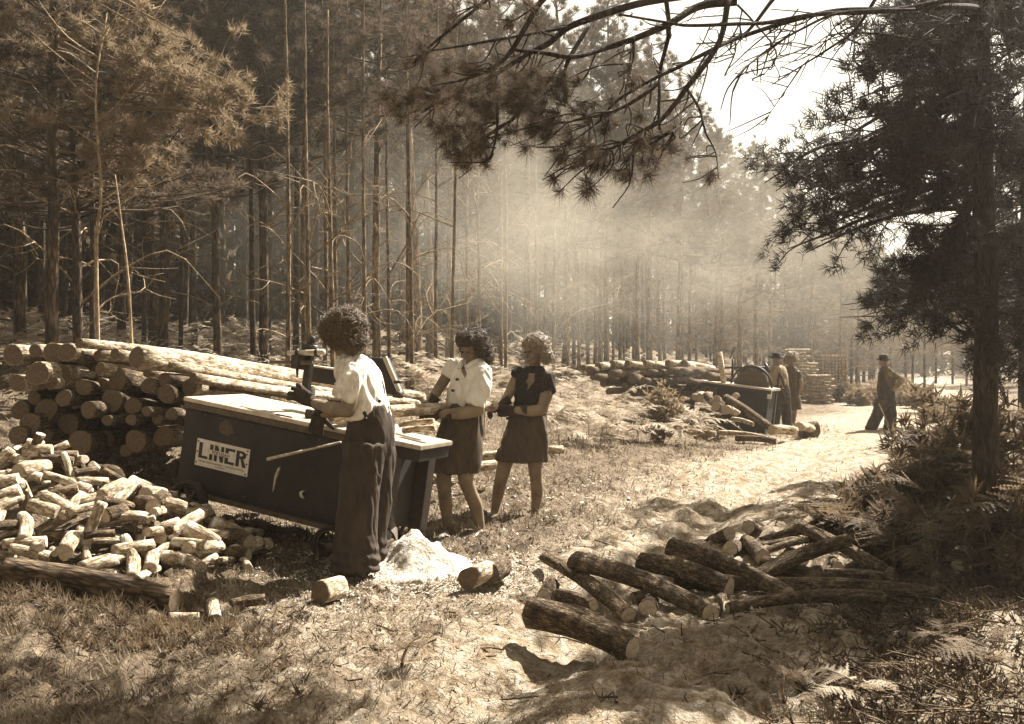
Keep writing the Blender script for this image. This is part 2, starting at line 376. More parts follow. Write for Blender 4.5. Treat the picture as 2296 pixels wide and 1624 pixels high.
# pile by the track
GR = 'logs thrown down beside the track'
def r1(x, y): return 1148 + .24 * x, 1120.4 + .24 * y
def r2(x, y): return 1607.2 + .2714 * x, 1120.4 + .2714 * y
right = [ # end a, depth a, end b, depth b, radius a, radius b, bend, label
 (r1(190, 1045), 5.22, r1(1125, 1340), 4.85, .078, .060, (.015, .02), 'thickest barked log lying nearest the camera, its cut end in front'),
 (r1(310, 535), 6.65, r1(1085, 1065), 5.55, .036, .042, (.03, .01), 'log with a bright upper end lying under the long thick one'),
 (r1(590, 575), 6.25, r1(1830, 1090), 5.5, .060, .045, (.01, .03), 'longest thick barked log of the pile, propped at its upper end'),
 (r1(1330, 990), 6.0, r1(1270, 1085), 5.55, .044, .047, (0, 0), 'stub with its round cut end facing out under the longest log'),
 (r1(1985, 955), 6.0, r1(1875, 1085), 5.5, .036, .037, (0, 0), 'small stub at the lower tip of the longest log'),
 (r1(370, 770), 6.35, r1(300, 830), 6.05, .042, .042, (0, 0), 'short pale stub under the log with the bright end'),
 (r1(430, 830), 6.05, r1(760, 985), 5.7, .035, .030, (.01, .01), 'thin mossy log between the thickest log and its neighbour'),
 (r1(1200, 585), 6.3, r1(2030, 770), 5.9, .052, .058, (.03, .02), 'knotty log with its cut end facing out, middle of the pile'),
 (r1(1490, 455), 6.7, r2(585, 765), 5.75, .056, .050, (.05, .02), 'crooked log ending in a pale oval face over the front log'),
 (r2(-40, 350), 8.0, r2(105, 285), 7.35, .045, .045, (0, 0), 'log end at the back beside the darker twin'),
 (r2(350, 270), 8.2, r2(262, 225), 7.6, .048, .048, (0, 0), 'darker log end at the very back of the pile'),
 (r2(190, 400), 7.4, r2(105, 410), 6.95, .052, .052, (0, 0), 'stout stub in the middle beside the upright one'),
 (r2(235, 355), 7.3, r2(385, 545), 6.6, .050, .052, (.01, .01), 'stout barked stub leaning behind the crooked log'),
 (r2(325, 575), 6.25, r2(1085, 335), 6.4, .046, .038, (.04, .02), 'raised slanting log with a pale oval end pointing up to the ferns'),
 (r2(675, 215), 7.25, r2(1420, 600), 6.5, .036, .040, (.01, .01), 'dark log sloping down from the pale tip at the back'),
 (r2(360, 350), 7.5, r2(875, 195), 7.55, .034, .034, (.01, 0), 'log at the back whose pale end shows over the sloping one'),
 (r2(370, 390), 7.2, r2(640, 330), 7.3, .024, .022, (.02, 0), 'thin crooked pole behind, the upper of two'),
 (r2(375, 445), 7.0, r2(740, 330), 7.1, .024, .022, (.01, .01), 'thin pole behind, the lower of two'),
 (r2(1080, 350), 7.3, r2(1800, 645), 6.6, .037, .034, (.02, .02), 'long dark log sloping down under the ferns'),
 (r2(420, 660), 6.05, r2(1830, 795), 5.95, .044, .036, (-.05, .03), 'long pale-topped pole running out towards the fern clump'),
 (r2(90, 955), 5.55, r2(1365, 810), 5.75, .032, .036, (.03, .03), 'front log lying in the grass with a broken barked end'),
 (r2(880, 690), 6.4, r2(1510, 668), 6.3, .036, .038, (.01, .01), 'flat lying log with a pale square end, towards the ferns'),
 (r2(1330, 612), 6.7, r2(1118, 605), 6.6, .030, .034, (0, 0), 'short log with a pale round end behind the flat lying one'),
 (r2(865, 510), 6.55, r2(770, 640), 6.2, .046, .048, (0, 0), 'fat pale stub standing on end inside the pile'),
 (r2(690, 618), 6.5, r2(500, 612), 6.4, .024, .024, (0, 0), 'short thin billet lying level inside the pile'),
 (r2(720, 495), 6.9, r2(600, 560), 6.7, .036, .036, (0, 0), 'dark billet deep inside the pile under the raised log'),
 (r2(1740, 585), 7.1, r2(1988, 545), 6.65, .034, .037, (0, 0), 'lone log with a round pale end beside the big pine trunk'),
 (r2(950, 500), 7.0, r2(1000, 505), 6.6, .036, .036, (0, 0), 'round dim end in the shadow under the raised log')]
for a, da, b, db, ra, rb, bd, lb in right:
    p, q = W(a[0], a[1], da), W(b[0], b[1], db)
    for v, r_ in ((p, ra), (q, rb)):
        zg = float(gz(v.x, v.y))
        if v.z - zg < r_ * 2.3 and v.y < 6.6: v.z = zg + r_ * .8
    log('log', p, q, ra, rb, lb, 'log', GR, 'bark_mid', bd, 30, 44 if (p - q).length > .6 else 18, .10, 'cut')
for k in range(5):     # dark logs under the others carry them
    p = W(1420 + 95 * k, 1335 + 6 * math.sin(k * 4), 6.1 + .12 * k); q = p + Vector((.5, .22 * (-1) ** k, .02))
    p.z = float(gz(p.x, p.y)) + .04; q.z = float(gz(q.x, q.y)) + .04
    log('log', p, q, .045, .04, 'dark bottom log half hidden under the pile by the track', 'log', GR, 'bark', (.01, .01))

# single logs and billets on the floor
for a, b, ra, rb, mt, bd, rg_, lb, nm, ct in [
 ((20, 1300, 5.9), (394, 1351, 5.62), .085, .075, 'bark', (.02, .02), .08, 'big dark rotting log with flaking bark at the edge of the track', 'log', 'log'),
 ((378, 1390, 5.5), (446, 1386, 5.55), .027, .027, 'bark_pale', (0, 0), .02, 'smooth white billet at the tip of the big dark log', 'billet', 'firewood'),
 ((476, 1368, 5.75), (482, 1391, 5.45), .032, .034, 'bark_pale', (0, 0), .05, 'stubby billet standing beside the smooth white one', 'billet', 'firewood'),
 ((516, 1356, 5.68), (594, 1344, 5.75), .028, .030, 'bark_mid', (0, .004), .05, 'lone barked billet with its dark end towards the stubby one', 'billet', 'firewood'),
 ((718, 1330, 5.85), (762, 1318, 6.05), .060, .062, 'bark_pale', (0, 0), .04, 'fat round of wood lying by the boots of the curly haired woman', 'billet', 'firewood'),
 ((1050, 1298, 6.0), (1092, 1279, 6.25), .062, .060, 'bark_pale', (0, 0), .05, 'fat round with a clean face in front of the sawdust heap', 'billet', 'firewood'),
 ((1098, 1288, 6.2), (1126, 1268, 6.45), .060, .064, 'bark_mid', (0, 0), .08, 'barked round just behind the one with the clean face', 'billet', 'firewood'),
 ((1830, 962, 20.5), (1795, 970, 20.4), .15, .14, 'bark_mid', (0, 0), .05, 'fat log end lying in shade on the track beyond the far saw', 'log', 'log')]:
    p, q = VL(a, b)
    for v in (p, q): v.z = max(v.z, float(gz(v.x, v.y)) + ra * .8)
    log(nm, p, q, ra, rb, lb, ct, 'loose wood lying on the floor', mt, bd, 26, 30 if (p - q).length > .5 else 12, rg_, 'cut_dull', (0, 1))

# firewood heap: six billet shapes, copied
BIL = []
for k in range(7):
    r = (.032, .040, .050, .060, .036, .070, .045)[k]; L = (.34, .30, .33, .26, .40, .24, .36)[k]
    Vb, Q, T, E = log_mesh(L, r, r * .93, 14, 10, .10, (.016 * (k % 3), .008), 500 + k)
    mat = MT['bark_pale' if k not in (1, 5) else 'bark_mid']
    Vb = Vb - [0, 0, L / 2]
    BIL.append((mk('billet', Vb, [Q, T], mat, link=False), [mk('cut_end', e[0], [e[1], e[2]], MT['cut'], False, link=False) for e in E], L, r))
HC, HR, HH = (-3.05, 6.95), (1.40, .88), .56
def heap_h(x, y):
    q = math.hypot((x - HC[0]) / HR[0], (y - HC[1]) / HR[1]); return HH * max(0, 1 - q) ** .85
GB = 'sawn billets in the firewood heap'
KIND = ['thin pale', 'pale', 'stout pale', 'thick barked', 'long thin', 'fat dark barked', 'crooked pale']
WAY = ['lying across the slope', 'pointing downhill', 'standing nearly upright', 'lying flat']
rb = np.random.RandomState(21); put = []
tries = 0
while len(put) < 285 and tries < 40000:
    tries += 1
    layer = 0 if len(put) < 75 else 1
    x = HC[0] + rb.uniform(-1, 1) * HR[0] * 1.05; y = HC[1] + rb.uniform(-1.05, .7) * HR[1]
    h = heap_h(x, y)
    if math.hypot((x - HC[0]) / HR[0], (y - HC[1]) / HR[1]) > 1.04: continue
    md = .050 if layer else .11
    k = rb.choice(7, p=[.2, .2, .17, .12, .14, .07, .10])
    z = float(g0(x, y)) + (h * .55 if layer == 0 else h) + BIL[k][3] * .7
    p = np.array([x, y, z])
    if any(np.linalg.norm(p - q) < md for q in put): continue
    put.append(p)
    me, es, L, r = BIL[k]
    w = rb.choice(4, p=[.42, .27, .04, .27]); az = rb.uniform(0, 6.28)
    down = Vector((x - HC[0], (y - HC[1]) * 1.6, -.35)).normalized()
    if w == 1: ax = (down + Vector(rb.normal(size=3) * .25)).normalized()
    elif w == 2: ax = Vector((rb.normal() * .35, rb.normal() * .35, 1)).normalized()
    elif w == 0: ax = (down.cross(Vector((0, 0, 1))) + Vector(rb.normal(size=3) * .25)).normalized()
    else: ax = Vector((math.cos(az), math.sin(az), rb.normal() * .12)).normalized()
    if w == 2: p[2] += .03
    u = (x - HC[0]) / HR[0]; f = h / HH
    where = ('at the crown of the heap' if f > .72 else 'high on the heap' if f > .5 else 'halfway up the heap' if f > .28 else 'low on the heap') if layer else 'deep inside the heap'
    side = ', saw side' if u > .35 else ', outer side' if u < -.45 else ', rear side' if y > HC[1] else ', front side'
    o = ob('billet', me, None, Vector(p), ax.to_track_quat('Z', 'Y').to_euler(), rb.uniform(.58, .90))
    tag(o, f'{KIND[k]} billet {WAY[w]} {where}{side}', 'firewood', GB)
    for e in (0, 1): ob('cut_end', es[e], o, (0, 0, L / 2 if e else -L / 2))
# ------------------------------------------------------------ trees
def trunk_geo(g, h, r, sd, bow=.12, seg=9, n=22):
    rg = np.random.RandomState(sd); t = np.linspace(0, 1, n)
    px = bow * (np.sin(t * 3.1 + rg.rand() * 6) - np.sin(rg.rand() * 6) * 0) ; py = bow * np.sin(t * 2.3 + rg.rand() * 6)
    px = (px - px[0]) + .03 * fbm(t * 9, t * 0 + sd * 3.3, 2); py = py - py[0] + .03 * fbm(t * 9 + 50, t * 0 + sd * 1.7, 2)
    rad = r * (1 - .78 * t) * (1 + .35 * np.exp(-t * 28)) + .012
    P = np.stack([px, py, t * h], -1); P[0, 2] = -.25
    g.tube(P, rad, seg); return P
def crown_geo(P, h, base, width, sd, nb=32, nn=15, L=.26, wd=.035, gw=None, dens=6):
    rg = np.random.RandomState(sd); gl = Geo(); tris = []
    for i in range(nb):
        f = base + (1 - base) * ((i + .5) / nb) ** .95; c = np.array([np.interp(f, np.linspace(0, 1, len(P)), P[:, k]) for k in range(3)])
        az = i * 2.4 + rg.rand(); ll = width * (1 - ((f - base) / (1 - base)) ** 1.6) * rg.uniform(.6, 1.15) + .25
        up = rg.uniform(-.05, .45) + .5 * (f - base) / (1 - base)
        d = np.array([math.cos(az), math.sin(az), up]); side = np.array([-math.sin(az), math.cos(az), 0])
        tip = c + d * ll; mid = c + d * ll * .5 + [0, 0, -.08 * ll] + side * rg.normal() * .1
        pts = crom([c, mid, tip], 5); gl.tube(pts, np.linspace(.022, .006, 5) * (1 + ll * .25), 4, False)
        cc, dd = [], []
        for q in range(int(dens * (1 + ll))):
            s = rg.uniform(.38, 1.05); b = pts[0] + (pts[-1] - pts[0]) * s
            off = side * rg.normal() * .28 * ll * (1.15 - s) * 1.3 + np.array([0, 0, rg.normal() * .10 + .08]) + d * rg.normal() * .06
            cc.append(b + off); dd.append(unit(d * .6 + off * 1.2 + [0, 0, .55]))
        tris.append(clump_tris(cc, dd, nn, L, wd, .75, rg))
    gl.tris(np.concatenate(tris)); return gl
TV = []; hs = [9.2, 10.0, 9.6, 10.4, 9.0]
for k in range(5):
    g = Geo(); P = trunk_geo(g, hs[k], .10, 40 + k, (.10, .16, .07, .2, .12)[k])
    tm = g.build('trunk', MT['bark_trunk'], link=False)
    cg = crown_geo(P, hs[k], (.46, .50, .42, .55, .36)[k], (1.5, 1.35, 1.6, 1.3, 1.7)[k], 60 + k, 38, 40, .17, .017, None, 5.2)
    cm = cg.build('crown', MT['needle'], link=False); TV.append((tm, cm, hs[k], P))
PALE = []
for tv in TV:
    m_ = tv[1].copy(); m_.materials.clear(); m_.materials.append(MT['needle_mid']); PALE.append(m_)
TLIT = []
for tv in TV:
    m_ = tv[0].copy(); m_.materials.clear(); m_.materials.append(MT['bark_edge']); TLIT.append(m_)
DB = []
for k in range(5):     # dead lower branches
    rg = np.random.RandomState(80 + k); g = Geo(); L = (1.5, 1.1, 1.9, .8, 1.4)[k]
    pts = [(0, 0, 0), (L * .35, rg.normal() * .08, L * .22), (L * .7, rg.normal() * .15, L * .30), (L, rg.normal() * .2, L * (.32 + .3 * rg.normal()))]
    stube(g, pts, [.015, .011, .008, .003], 5, 9)
    for q in range(3):
        a = np.array(pts[1 + q % 2]) * (1 + .2 * q * .3); b = a + [L * .25, rg.normal() * .3, rg.normal() * .25]
        stube(g, [a, (a + b) / 2 + rg.normal(size=3) * .04, b], [.006, .004, .002], 4, 5)
    DB.append(g.build('branch', MT['deadwood'], link=False))
rt = np.random.RandomState(77)
def edge_d(px): return 9.5 / max(.37 - .93 * (px - CX) / F, .12)
def pine(px, d, wpx, label, group, v=None, nbr=5, lean=(0, 0), zoff=0, crown=True, h=None, pale=False, lit=False):
    v = rt.randint(5) if v is None else v; x = (px - CX) * d / F; tm, cm, hh, P = TV[v]
    e = empty('pine_tree', (x, d, float(g0(x, d)) + zoff), rt.uniform(0, 6.28)); tag(e, label, 'tree', group)
    sr = .88 * wpx * d / F / .205; sz = rt.uniform(.9, 1.08) if h is None else h / hh; sz = min(sz, max(.45, (H + (YH - np.interp(px, [1380, 1480, 1560, 1700, 1900, 2300], [-200, 40, 290, 350, 540, 560])) * d / F - float(g0(x, d))) / hh)); sr = min(max(sr, .35), 1.7)
    e.rotation_euler = (lean[0], lean[1], e.rotation_euler[2])
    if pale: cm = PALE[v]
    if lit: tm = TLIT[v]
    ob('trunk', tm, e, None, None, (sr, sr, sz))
    if crown: ob('crown', cm, e, None, None, (1, 1, sz))
    for k in range(nbr):
        f = rt.uniform(.12, .5); p = [np.interp(f, np.linspace(0, 1, len(P)), P[:, i]) for i in range(3)]
        ob('branch', DB[rt.randint(5)], e, (p[0] * sr, p[1] * sr, p[2] * sz), (0, rt.uniform(-.5, .35), rt.uniform(0, 6.28)), rt.uniform(.7, 1.2))
    return e
GT = 'pines along the edge of the wood'
edge = [ # base x, trunk width, depth factor, label
 (176, 27, .93, 'tallest dark pine trunk at the outer end of the log stack'),
 (207, 10, .97, 'slender crooked pine beside the tall dark trunk behind the stack'),
 (322, 8, 1.25, 'very thin pine in the dark wood over the log stack'),
 (405, 9, 1.2, 'thin pine in shade above the middle of the log stack'),
 (490, 20, 1.08, 'straight dark pine standing alone above the white top log'),
 (568, 14, 1.08, 'thinner of two pines standing close together behind the stack'),
 (593, 25, 1.05, 'thicker of two pines standing close together behind the stack'),
 (684, 13, 1.12, 'slim pine in the haze over the clamp post of the saw'),
 (728, 11, .95, 'pale bent pine rising behind the curly haired woman'),
 (845, 21, .93, 'forked pale pine with bare slanting boughs between the women'),
 (902, 17, 1.2, 'dim pine set back between the forked pine and the thick one'),
 (934, 27, .98, 'thickest sunlit pine trunk just past the raised saw hood'),
 (966, 24, 1.05, 'second thick trunk close beside the thickest sunlit one'),
 (1004, 16, .97, 'leaning sunlit pine over the shoulder of the woman in the pale blouse'),
 (1066, 12, 1.1, 'hazy pine right behind the head of the woman in the pale blouse'),
 (1121, 10, 1.0, 'thin dark-footed pine between the two women'),
 (1180, 8, 1.05, 'thin pine left of the fair haired woman in the haze'),
 (1221, 8, 1.1, 'thin pine behind the fair hair of the woman in the dark blouse'),
 (1266, 18, .95, 'tall straight pine just past the fair haired woman'),
 (1286, 9, 1.05, 'thin pine next to the tall straight one'),
 (1319, 8, .95, 'crooked thin pine over the bracken beside the far log stack'),
 (1346, 12, .9, 'first of a close pair of pines over the far log stack'),
 (1360, 13, .9, 'second of a close pair of pines over the far log stack'),
 (1390, 8, .95, 'thin pine over the middle of the far log stack'),
 (1430, 12, .85, 'pine with broken side twigs above the far log stack'),
 (1453, 12, .85, 'straight pine above the far log stack, sunlit down one side'),
 (1480, 9, .9, 'thin pine above the end of the far log stack'),
 (1520, 15, .8, 'broad forked pine towards the far saw'),
 (1545, 9, .85, 'thin pine between the far log stack and the far saw'),
 (1602, 12, .72, 'pine directly over the slanting prop of the far saw'),
 (1616, 12, .74, 'pine paired with the one over the slanting prop'),
 (1658, 14, .66, 'tall pine over the bright bush behind the far saw'),
 (1700, 12, .6, 'pine behind the heads of the two far women'),
 (1728, 11, .6, 'pine beside the tall cordwood tower'),
 (1765, 9, .6, 'pine straight above the cordwood tower'),
 (1820, 10, .55, 'pine standing behind the lower cordwood'),
 (1880, 10, .52, 'pine over the dark bush by the cordwood')]
VAR = {845: 3, 934: 1, 593: 2, 1004: 0, 1266: 3}
for px, w, k, lb in edge:
    d = min(edge_d(px) * k, 58)
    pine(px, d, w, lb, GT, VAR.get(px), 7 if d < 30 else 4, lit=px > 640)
for k in range(34):
    px = 655 + 35 * k + rt.uniform(-13, 13); d = min(edge_d(px) * rt.uniform(.84, .98), 50)
    if min(abs(px - e_[0]) for e_ in edge) < 9: px += 11
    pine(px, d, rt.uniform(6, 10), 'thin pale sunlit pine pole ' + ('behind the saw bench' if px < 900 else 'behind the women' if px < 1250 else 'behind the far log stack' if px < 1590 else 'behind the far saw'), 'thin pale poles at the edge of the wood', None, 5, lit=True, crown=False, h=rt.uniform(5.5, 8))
# leaning bare pole and thin lit saplings at the left
for pts, r, lb in [([(301, 776, 9.3), (288, 640, 9.4), (272, 500, 9.5), (258, 392, 9.6)], .017, 'leaning bare pole rising out of the big log stack'),
                   ([(222, 760, 10.4), (216, 560, 10.4), (226, 430, 10.5), (215, 200, 10.6), (240, 30, 10.7)], .022, 'bare sapling with white-lit twigs beside the tall dark trunk')]:
    g = Geo(); P = [W(*p) for p in pts]; P[0].z -= .5; stube(g, P, np.linspace(r, r * .35, len(P)), 7, 24)
    o = g.build('sapling', MT['deadwood']); tag(o, lb, 'sapling', None)
    rg = np.random.RandomState(int(pts[0][0]))
    if pts[0][0] < 250:
        for k in range(14):
            f = rg.uniform(.25, .95); c = crom([tuple(p) for p in P], 40)[int(f * 39)]; a = rg.uniform(-1, 1)
            tw = Geo(); L = rg.uniform(.3, .8); sg = rg.choice([-1, 1])
            stube(tw, [c, c + np.array([sg * L * .5, a * .2, L * .35]), c + np.array([sg * L, a * .4, L * rg.uniform(.3, 1.1)])], [.009, .006, .002], 4, 8)
            tw.build('twig', MT['deadwood'], o)
# trees inside the wood
pos = []; GI = 'pines inside the dark wood'; n = 0
while len(pos) < 150 and n < 8000:
    n += 1; px = rt.uniform(-260, 1960); e = edge_d(px); d = min(e * 1.12, 55) + rt.uniform(.5, 24) ** 1.0
    x = (px - CX) * d / F
    if d > 85 or any((x - a) ** 2 + (d - b) ** 2 < 1.1 for a, b in pos): continue
    pos.append((x, d))
for x, d in sorted(pos, key=lambda p: p[1]):
    px = CX + x * F / d; deep = d - edge_d(px)
    wh = 'behind the big log stack' if px < 640 else 'behind the smoke' if px < 1300 else 'behind the far log stack' if px < 1600 else 'beyond the far saw'
    how = 'just inside' if deep < 7 else 'well inside' if deep < 14 else 'deep inside'
    pine(px, d, rt.uniform(.12, .2) * F / d, f'slender pine standing {how} the dark wood {wh}', GI, None, 2 if deep < 8 else 0)
# far mass of the wood: nobody could count it
def wood_mass():
    rg = np.random.RandomState(9); g = Geo()
    for k in range(420):
        px = rg.uniform(-700, 2900); e = min(edge_d(px), 62); d = e + rg.uniform(22, 42); x = (px - CX) * d / F; z = float(g0(x, d))
        g.tube([(x, d, z - .3), (x + rg.normal() * .2, d, z + 5), (x + rg.normal() * .3, d, z + 9)], [.12, .1, .03], 5, False)
    cc = []
    for k in range(6500):
        px = rg.uniform(-700, 2900); e = min(edge_d(px), 62); d = e + rg.uniform(15, 42); x = (px - CX) * d / F
        cc.append((x, d, float(g0(x, d)) + (rg.uniform(.1, 4.5) if k % 2 else rg.uniform(.2, 9.5))))
    cc = np.array(cc); pp = CX + cc[:, 0] * F / cc[:, 1]; cc = cc[cc[:, 2] < H + (YH - np.interp(pp, [1380, 1480, 1560, 1700, 1900, 2300], [-200, 60, 330, 400, 560, 580])) * cc[:, 1] / F]; dd = unit(rg.normal(size=cc.shape) + [0, 0, .5]); g.tris(clump_tris(cc, dd, 16, .8, .16, .3, rg))
    tag(g.build('distant_wood', MT['needle']), 'dim mass of the wood far behind the trunks', None, None, 'stuff')
wood_mass()
# far side of the track: trees closing the view
GF = 'sunlit pines at the far end of the track'
for k in range(26):
    px = 1900 + 26 * k + rt.uniform(-10, 10); d = rt.uniform(44, 64); x = (px - CX) * d / F
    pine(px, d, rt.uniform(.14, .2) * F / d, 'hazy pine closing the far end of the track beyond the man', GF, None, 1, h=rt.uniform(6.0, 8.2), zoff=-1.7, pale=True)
for k in range(11):
    px = 1590 + 27 * k + rt.uniform(-10, 10); d = min(edge_d(px) * rt.uniform(.80, .95), 50)
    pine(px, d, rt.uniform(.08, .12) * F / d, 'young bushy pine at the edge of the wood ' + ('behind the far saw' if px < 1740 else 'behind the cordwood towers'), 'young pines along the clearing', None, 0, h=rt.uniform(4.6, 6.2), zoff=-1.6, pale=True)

# ------------------------------------------------------------ boughs: the pine by the track and others
def bough(g, tris, start, tip, r, sag, rg, spread=.35, ncl=30, L=.11, wd=.009, nn=22, first=.35):
    a = np.array(start); b = np.array(tip); ll = np.linalg.norm(b - a); d = (b - a) / ll; up = np.array([0, 0, 1.])
    sd = unit(np.cross(d, up)); m = (a + b) / 2 + up * sag * ll + sd * rg.normal() * .06 * ll
    pts = crom([a, m, b], 10); g.tube(pts, np.linspace(r, r * .2, 10), 5, False)
    cc, dd = [], []
    for k in range(max(2, int(ncl / 5))):
        f = rg.uniform(first, 1.0); c = pts[int(f * 9)]; sgn = rg.choice([-1, 1])
        e = c + d * rg.uniform(.1, .45) * spread + sd * sgn * rg.uniform(.2, 1) * spread + up * rg.normal() * .4 * spread
        tw = crom([c, (c + e) / 2 + up * .03, e], 5); g.tube(tw, np.linspace(r * .3, .0025, 5), 4, False)
        for q in range(5):
            s = rg.uniform(.62, 1.05); p = c + (e - c) * s + rg.normal(size=3) * spread * .10; cc.append(p); dd.append(unit((e - c) + up * .12 * ll * 0 + up * .15))
    tris.append(clump_tris(cc, dd, nn, L, wd, .8, rg))
def bough_tree(name, label, base, h, r, masses, sd, mat='needle_dark', L=.10, wd=.007, bow=.05, group=None, limb='dark_limb', nn=20):
    e = empty(name, base); tag(e, label, 'tree', group); B = np.array(base)
    g = Geo(); P = trunk_geo(g, h, r, sd, bow, 14, 40); g.build('trunk', MT['dark_limb' if mat == 'needle_dark' else 'bark_trunk'], e)  # near-black trunks: dark bark with their shade put into the colour
    rg = np.random.RandomState(sd)
    for (cx, cy, rx, ry, d, dd_, nb, z0) in masses:
        gg = Geo(); tris = []
        for k in range(nb):
            q = unit(rg.normal(size=3)) * rg.uniform(.2, 1) ** .5
            t = np.array(W(cx + rx * q[0], cy + ry * q[1], d + dd_ * q[2])) - B
            zz = np.clip(z0 - B[2] + rg.normal() * .25 + (t[2] - (z0 - B[2])) * .35, .3, h * .98); f = zz / h
            s = np.array([np.interp(f, np.linspace(0, 1, len(P)), P[:, i]) for i in range(3)])
            v = t - s; ln = np.linalg.norm(v)
            bough(gg, tris, s, t, .010 + .006 * ln, .03 + .05 * rg.normal(), rg, .28 + .07 * ln, 30, L, wd, nn, .45)
        gg.tris(np.concatenate(tris)); gg.build('bough', MT[mat], e)
    return e, P
B1 = gp(2.85, 6.4)
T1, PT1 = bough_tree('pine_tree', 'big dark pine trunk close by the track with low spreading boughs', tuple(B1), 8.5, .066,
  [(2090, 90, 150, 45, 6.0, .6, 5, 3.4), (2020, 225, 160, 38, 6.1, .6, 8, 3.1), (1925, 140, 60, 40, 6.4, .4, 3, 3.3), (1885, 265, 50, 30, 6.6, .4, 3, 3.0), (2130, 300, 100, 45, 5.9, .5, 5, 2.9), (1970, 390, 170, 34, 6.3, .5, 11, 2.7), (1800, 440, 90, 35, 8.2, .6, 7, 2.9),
   (1815, 540, 85, 38, 8.4, .5, 6, 2.6), (2120, 560, 90, 40, 6.6, .5, 6, 2.1), (2120, 690, 100, 34, 7.0, .6, 7, 1.7), (2230, 420, 70, 160, 6.6, .5, 6, 2.6), (2260, 120, 80, 140, 6.8, .6, 6, 3.5), (2290, 720, 70, 130, 6.4, .5, 5, 1.5), (2150, -420, 420, 260, 6.8, 1.3, 3, 5.2), (2100, -1000, 380, 300, 6.5, 1.2, 3, 6.5), (1760, -430, 190, 140, 7.1, .5, 9, 5.2), (1540, -450, 170, 110, 7.3, .4, 14, 5.4), (1330, -500, 130, 100, 7.5, .35, 11, 5.8), (1950, -700, 200, 100, 7.0, .5, 4, 6.2), (1750, 415, 50, 25, 8.3, .3, 3, 2.9)], 301)  # boughs high above the view are unseen, added to shade the foreground
B2 = gp(5.9, 12.2)
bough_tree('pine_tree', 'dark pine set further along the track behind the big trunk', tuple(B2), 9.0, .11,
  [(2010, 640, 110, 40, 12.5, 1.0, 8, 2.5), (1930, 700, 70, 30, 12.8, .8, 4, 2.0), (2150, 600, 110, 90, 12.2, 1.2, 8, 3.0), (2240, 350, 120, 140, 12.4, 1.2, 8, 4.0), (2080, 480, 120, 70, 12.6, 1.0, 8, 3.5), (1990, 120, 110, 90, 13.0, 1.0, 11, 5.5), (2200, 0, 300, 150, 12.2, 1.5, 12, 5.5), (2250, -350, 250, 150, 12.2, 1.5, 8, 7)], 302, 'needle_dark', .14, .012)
for k, (x, y) in enumerate([(8.6, 18.0), (10.6, 23.5), (7.6, 9.0), (13.5, 30.0), (5.2, 4.2)]):
    z = float(g0(x, y)); px = CX + x * F / y
    pine(px, y, 20 * 14 / y, ['pine in shade behind the man with his hands on his hips', 'pine on the far side of the track past the standing man', 'pine beyond the big dark trunk, mostly hidden by boughs', 'hazy pine on the far side of the track', 'pine beside the camera, out past the big trunk'][k], 'pines on the far side of the track', k, 5, h=(8, 8, 9, 8, 9)[k])
B3 = gp(4.7, 8.2)
bough_tree('pine_tree', 'added dark pine shading the big trunk, its boughs closing the edge of the view', tuple(B3), 8.5, .10,
  [(2330, 450, 90, 160, 8.0, .8, 9, 2.8), (2310, 740, 60, 90, 8.0, .6, 6, 1.6), (2420, 100, 220, 200, 8.0, 1.0, 11, 4.2), (2450, -300, 250, 250, 8.0, 1.0, 12, 5.5)], 304, 'needle_dark', .12, .010)  # pine added outside the view to keep sun off the big trunk
tr = np.random.RandomState(91)
for k in range(26):
    y = 10 + 2.1 * k + tr.uniform(-1, 1); x = .75 * y + 5.5 + tr.uniform(0, 9)
    pine(CX + x * F / y, y, tr.uniform(.16, .24) * F / y, 'pine on the rise past the far side of the track, mostly hidden', 'pines on the rise past the track', None, 2, h=tr.uniform(7.5, 9))
# lit dead twigs on the big pine
for a, b in [((2205, 70), (2130, 10)), ((2210, 113), (2000, 80)), ((2215, 152), (2150, 142)), ((2215, 345), (1950, 215)), ((2215, 300), (1820, 205)), ((2215, 330), (2010, 225)), ((2200, 500), (1980, 495))]:
    g = Geo(); rg = np.random.RandomState(int(a[1])); p = np.array(W(a[0], a[1], 6.5)); q = np.array(W(b[0], b[1], 6.5 + rg.uniform(-.3, .5)))
    stube(g, [p, (p + q) / 2 + rg.normal(size=3) * .03, q], [.012, .008, .003], 5, 12)
    g.V = [v - np.array(B1) for v in g.V]; g.build('branch', MT['deadwood'], T1)
# sunlit boughs of the nearest wood-edge pine (upper left)
BL = (W(176, 700, 11.2).x, 11.2); BL = gp(BL[0] - .35, 11.4)
bough_tree('pine_tree', 'pine with bright sunlit needle boughs over the log stack', tuple(BL), 9.5, .06,
  [(470, 190, 110, 70, 11.0, .6, 8, 5.0), (560, 240, 60, 40, 10.9, .4, 4, 4.6), (630, 250, 22, 14, 10.8, .2, 2, 4.3), (290, 270, 60, 40, 11.0, .5, 4, 4.2), (345, 360, 55, 50, 11.0, .5, 5, 3.8), (390, 70, 150, 50, 11.2, .8, 3, 5.6), (40, 200, 120, 200, 11.2, .6, 4, 4.6)], 303, 'needle_pale', .11, .012, .05, None, 'deadwood', 24)
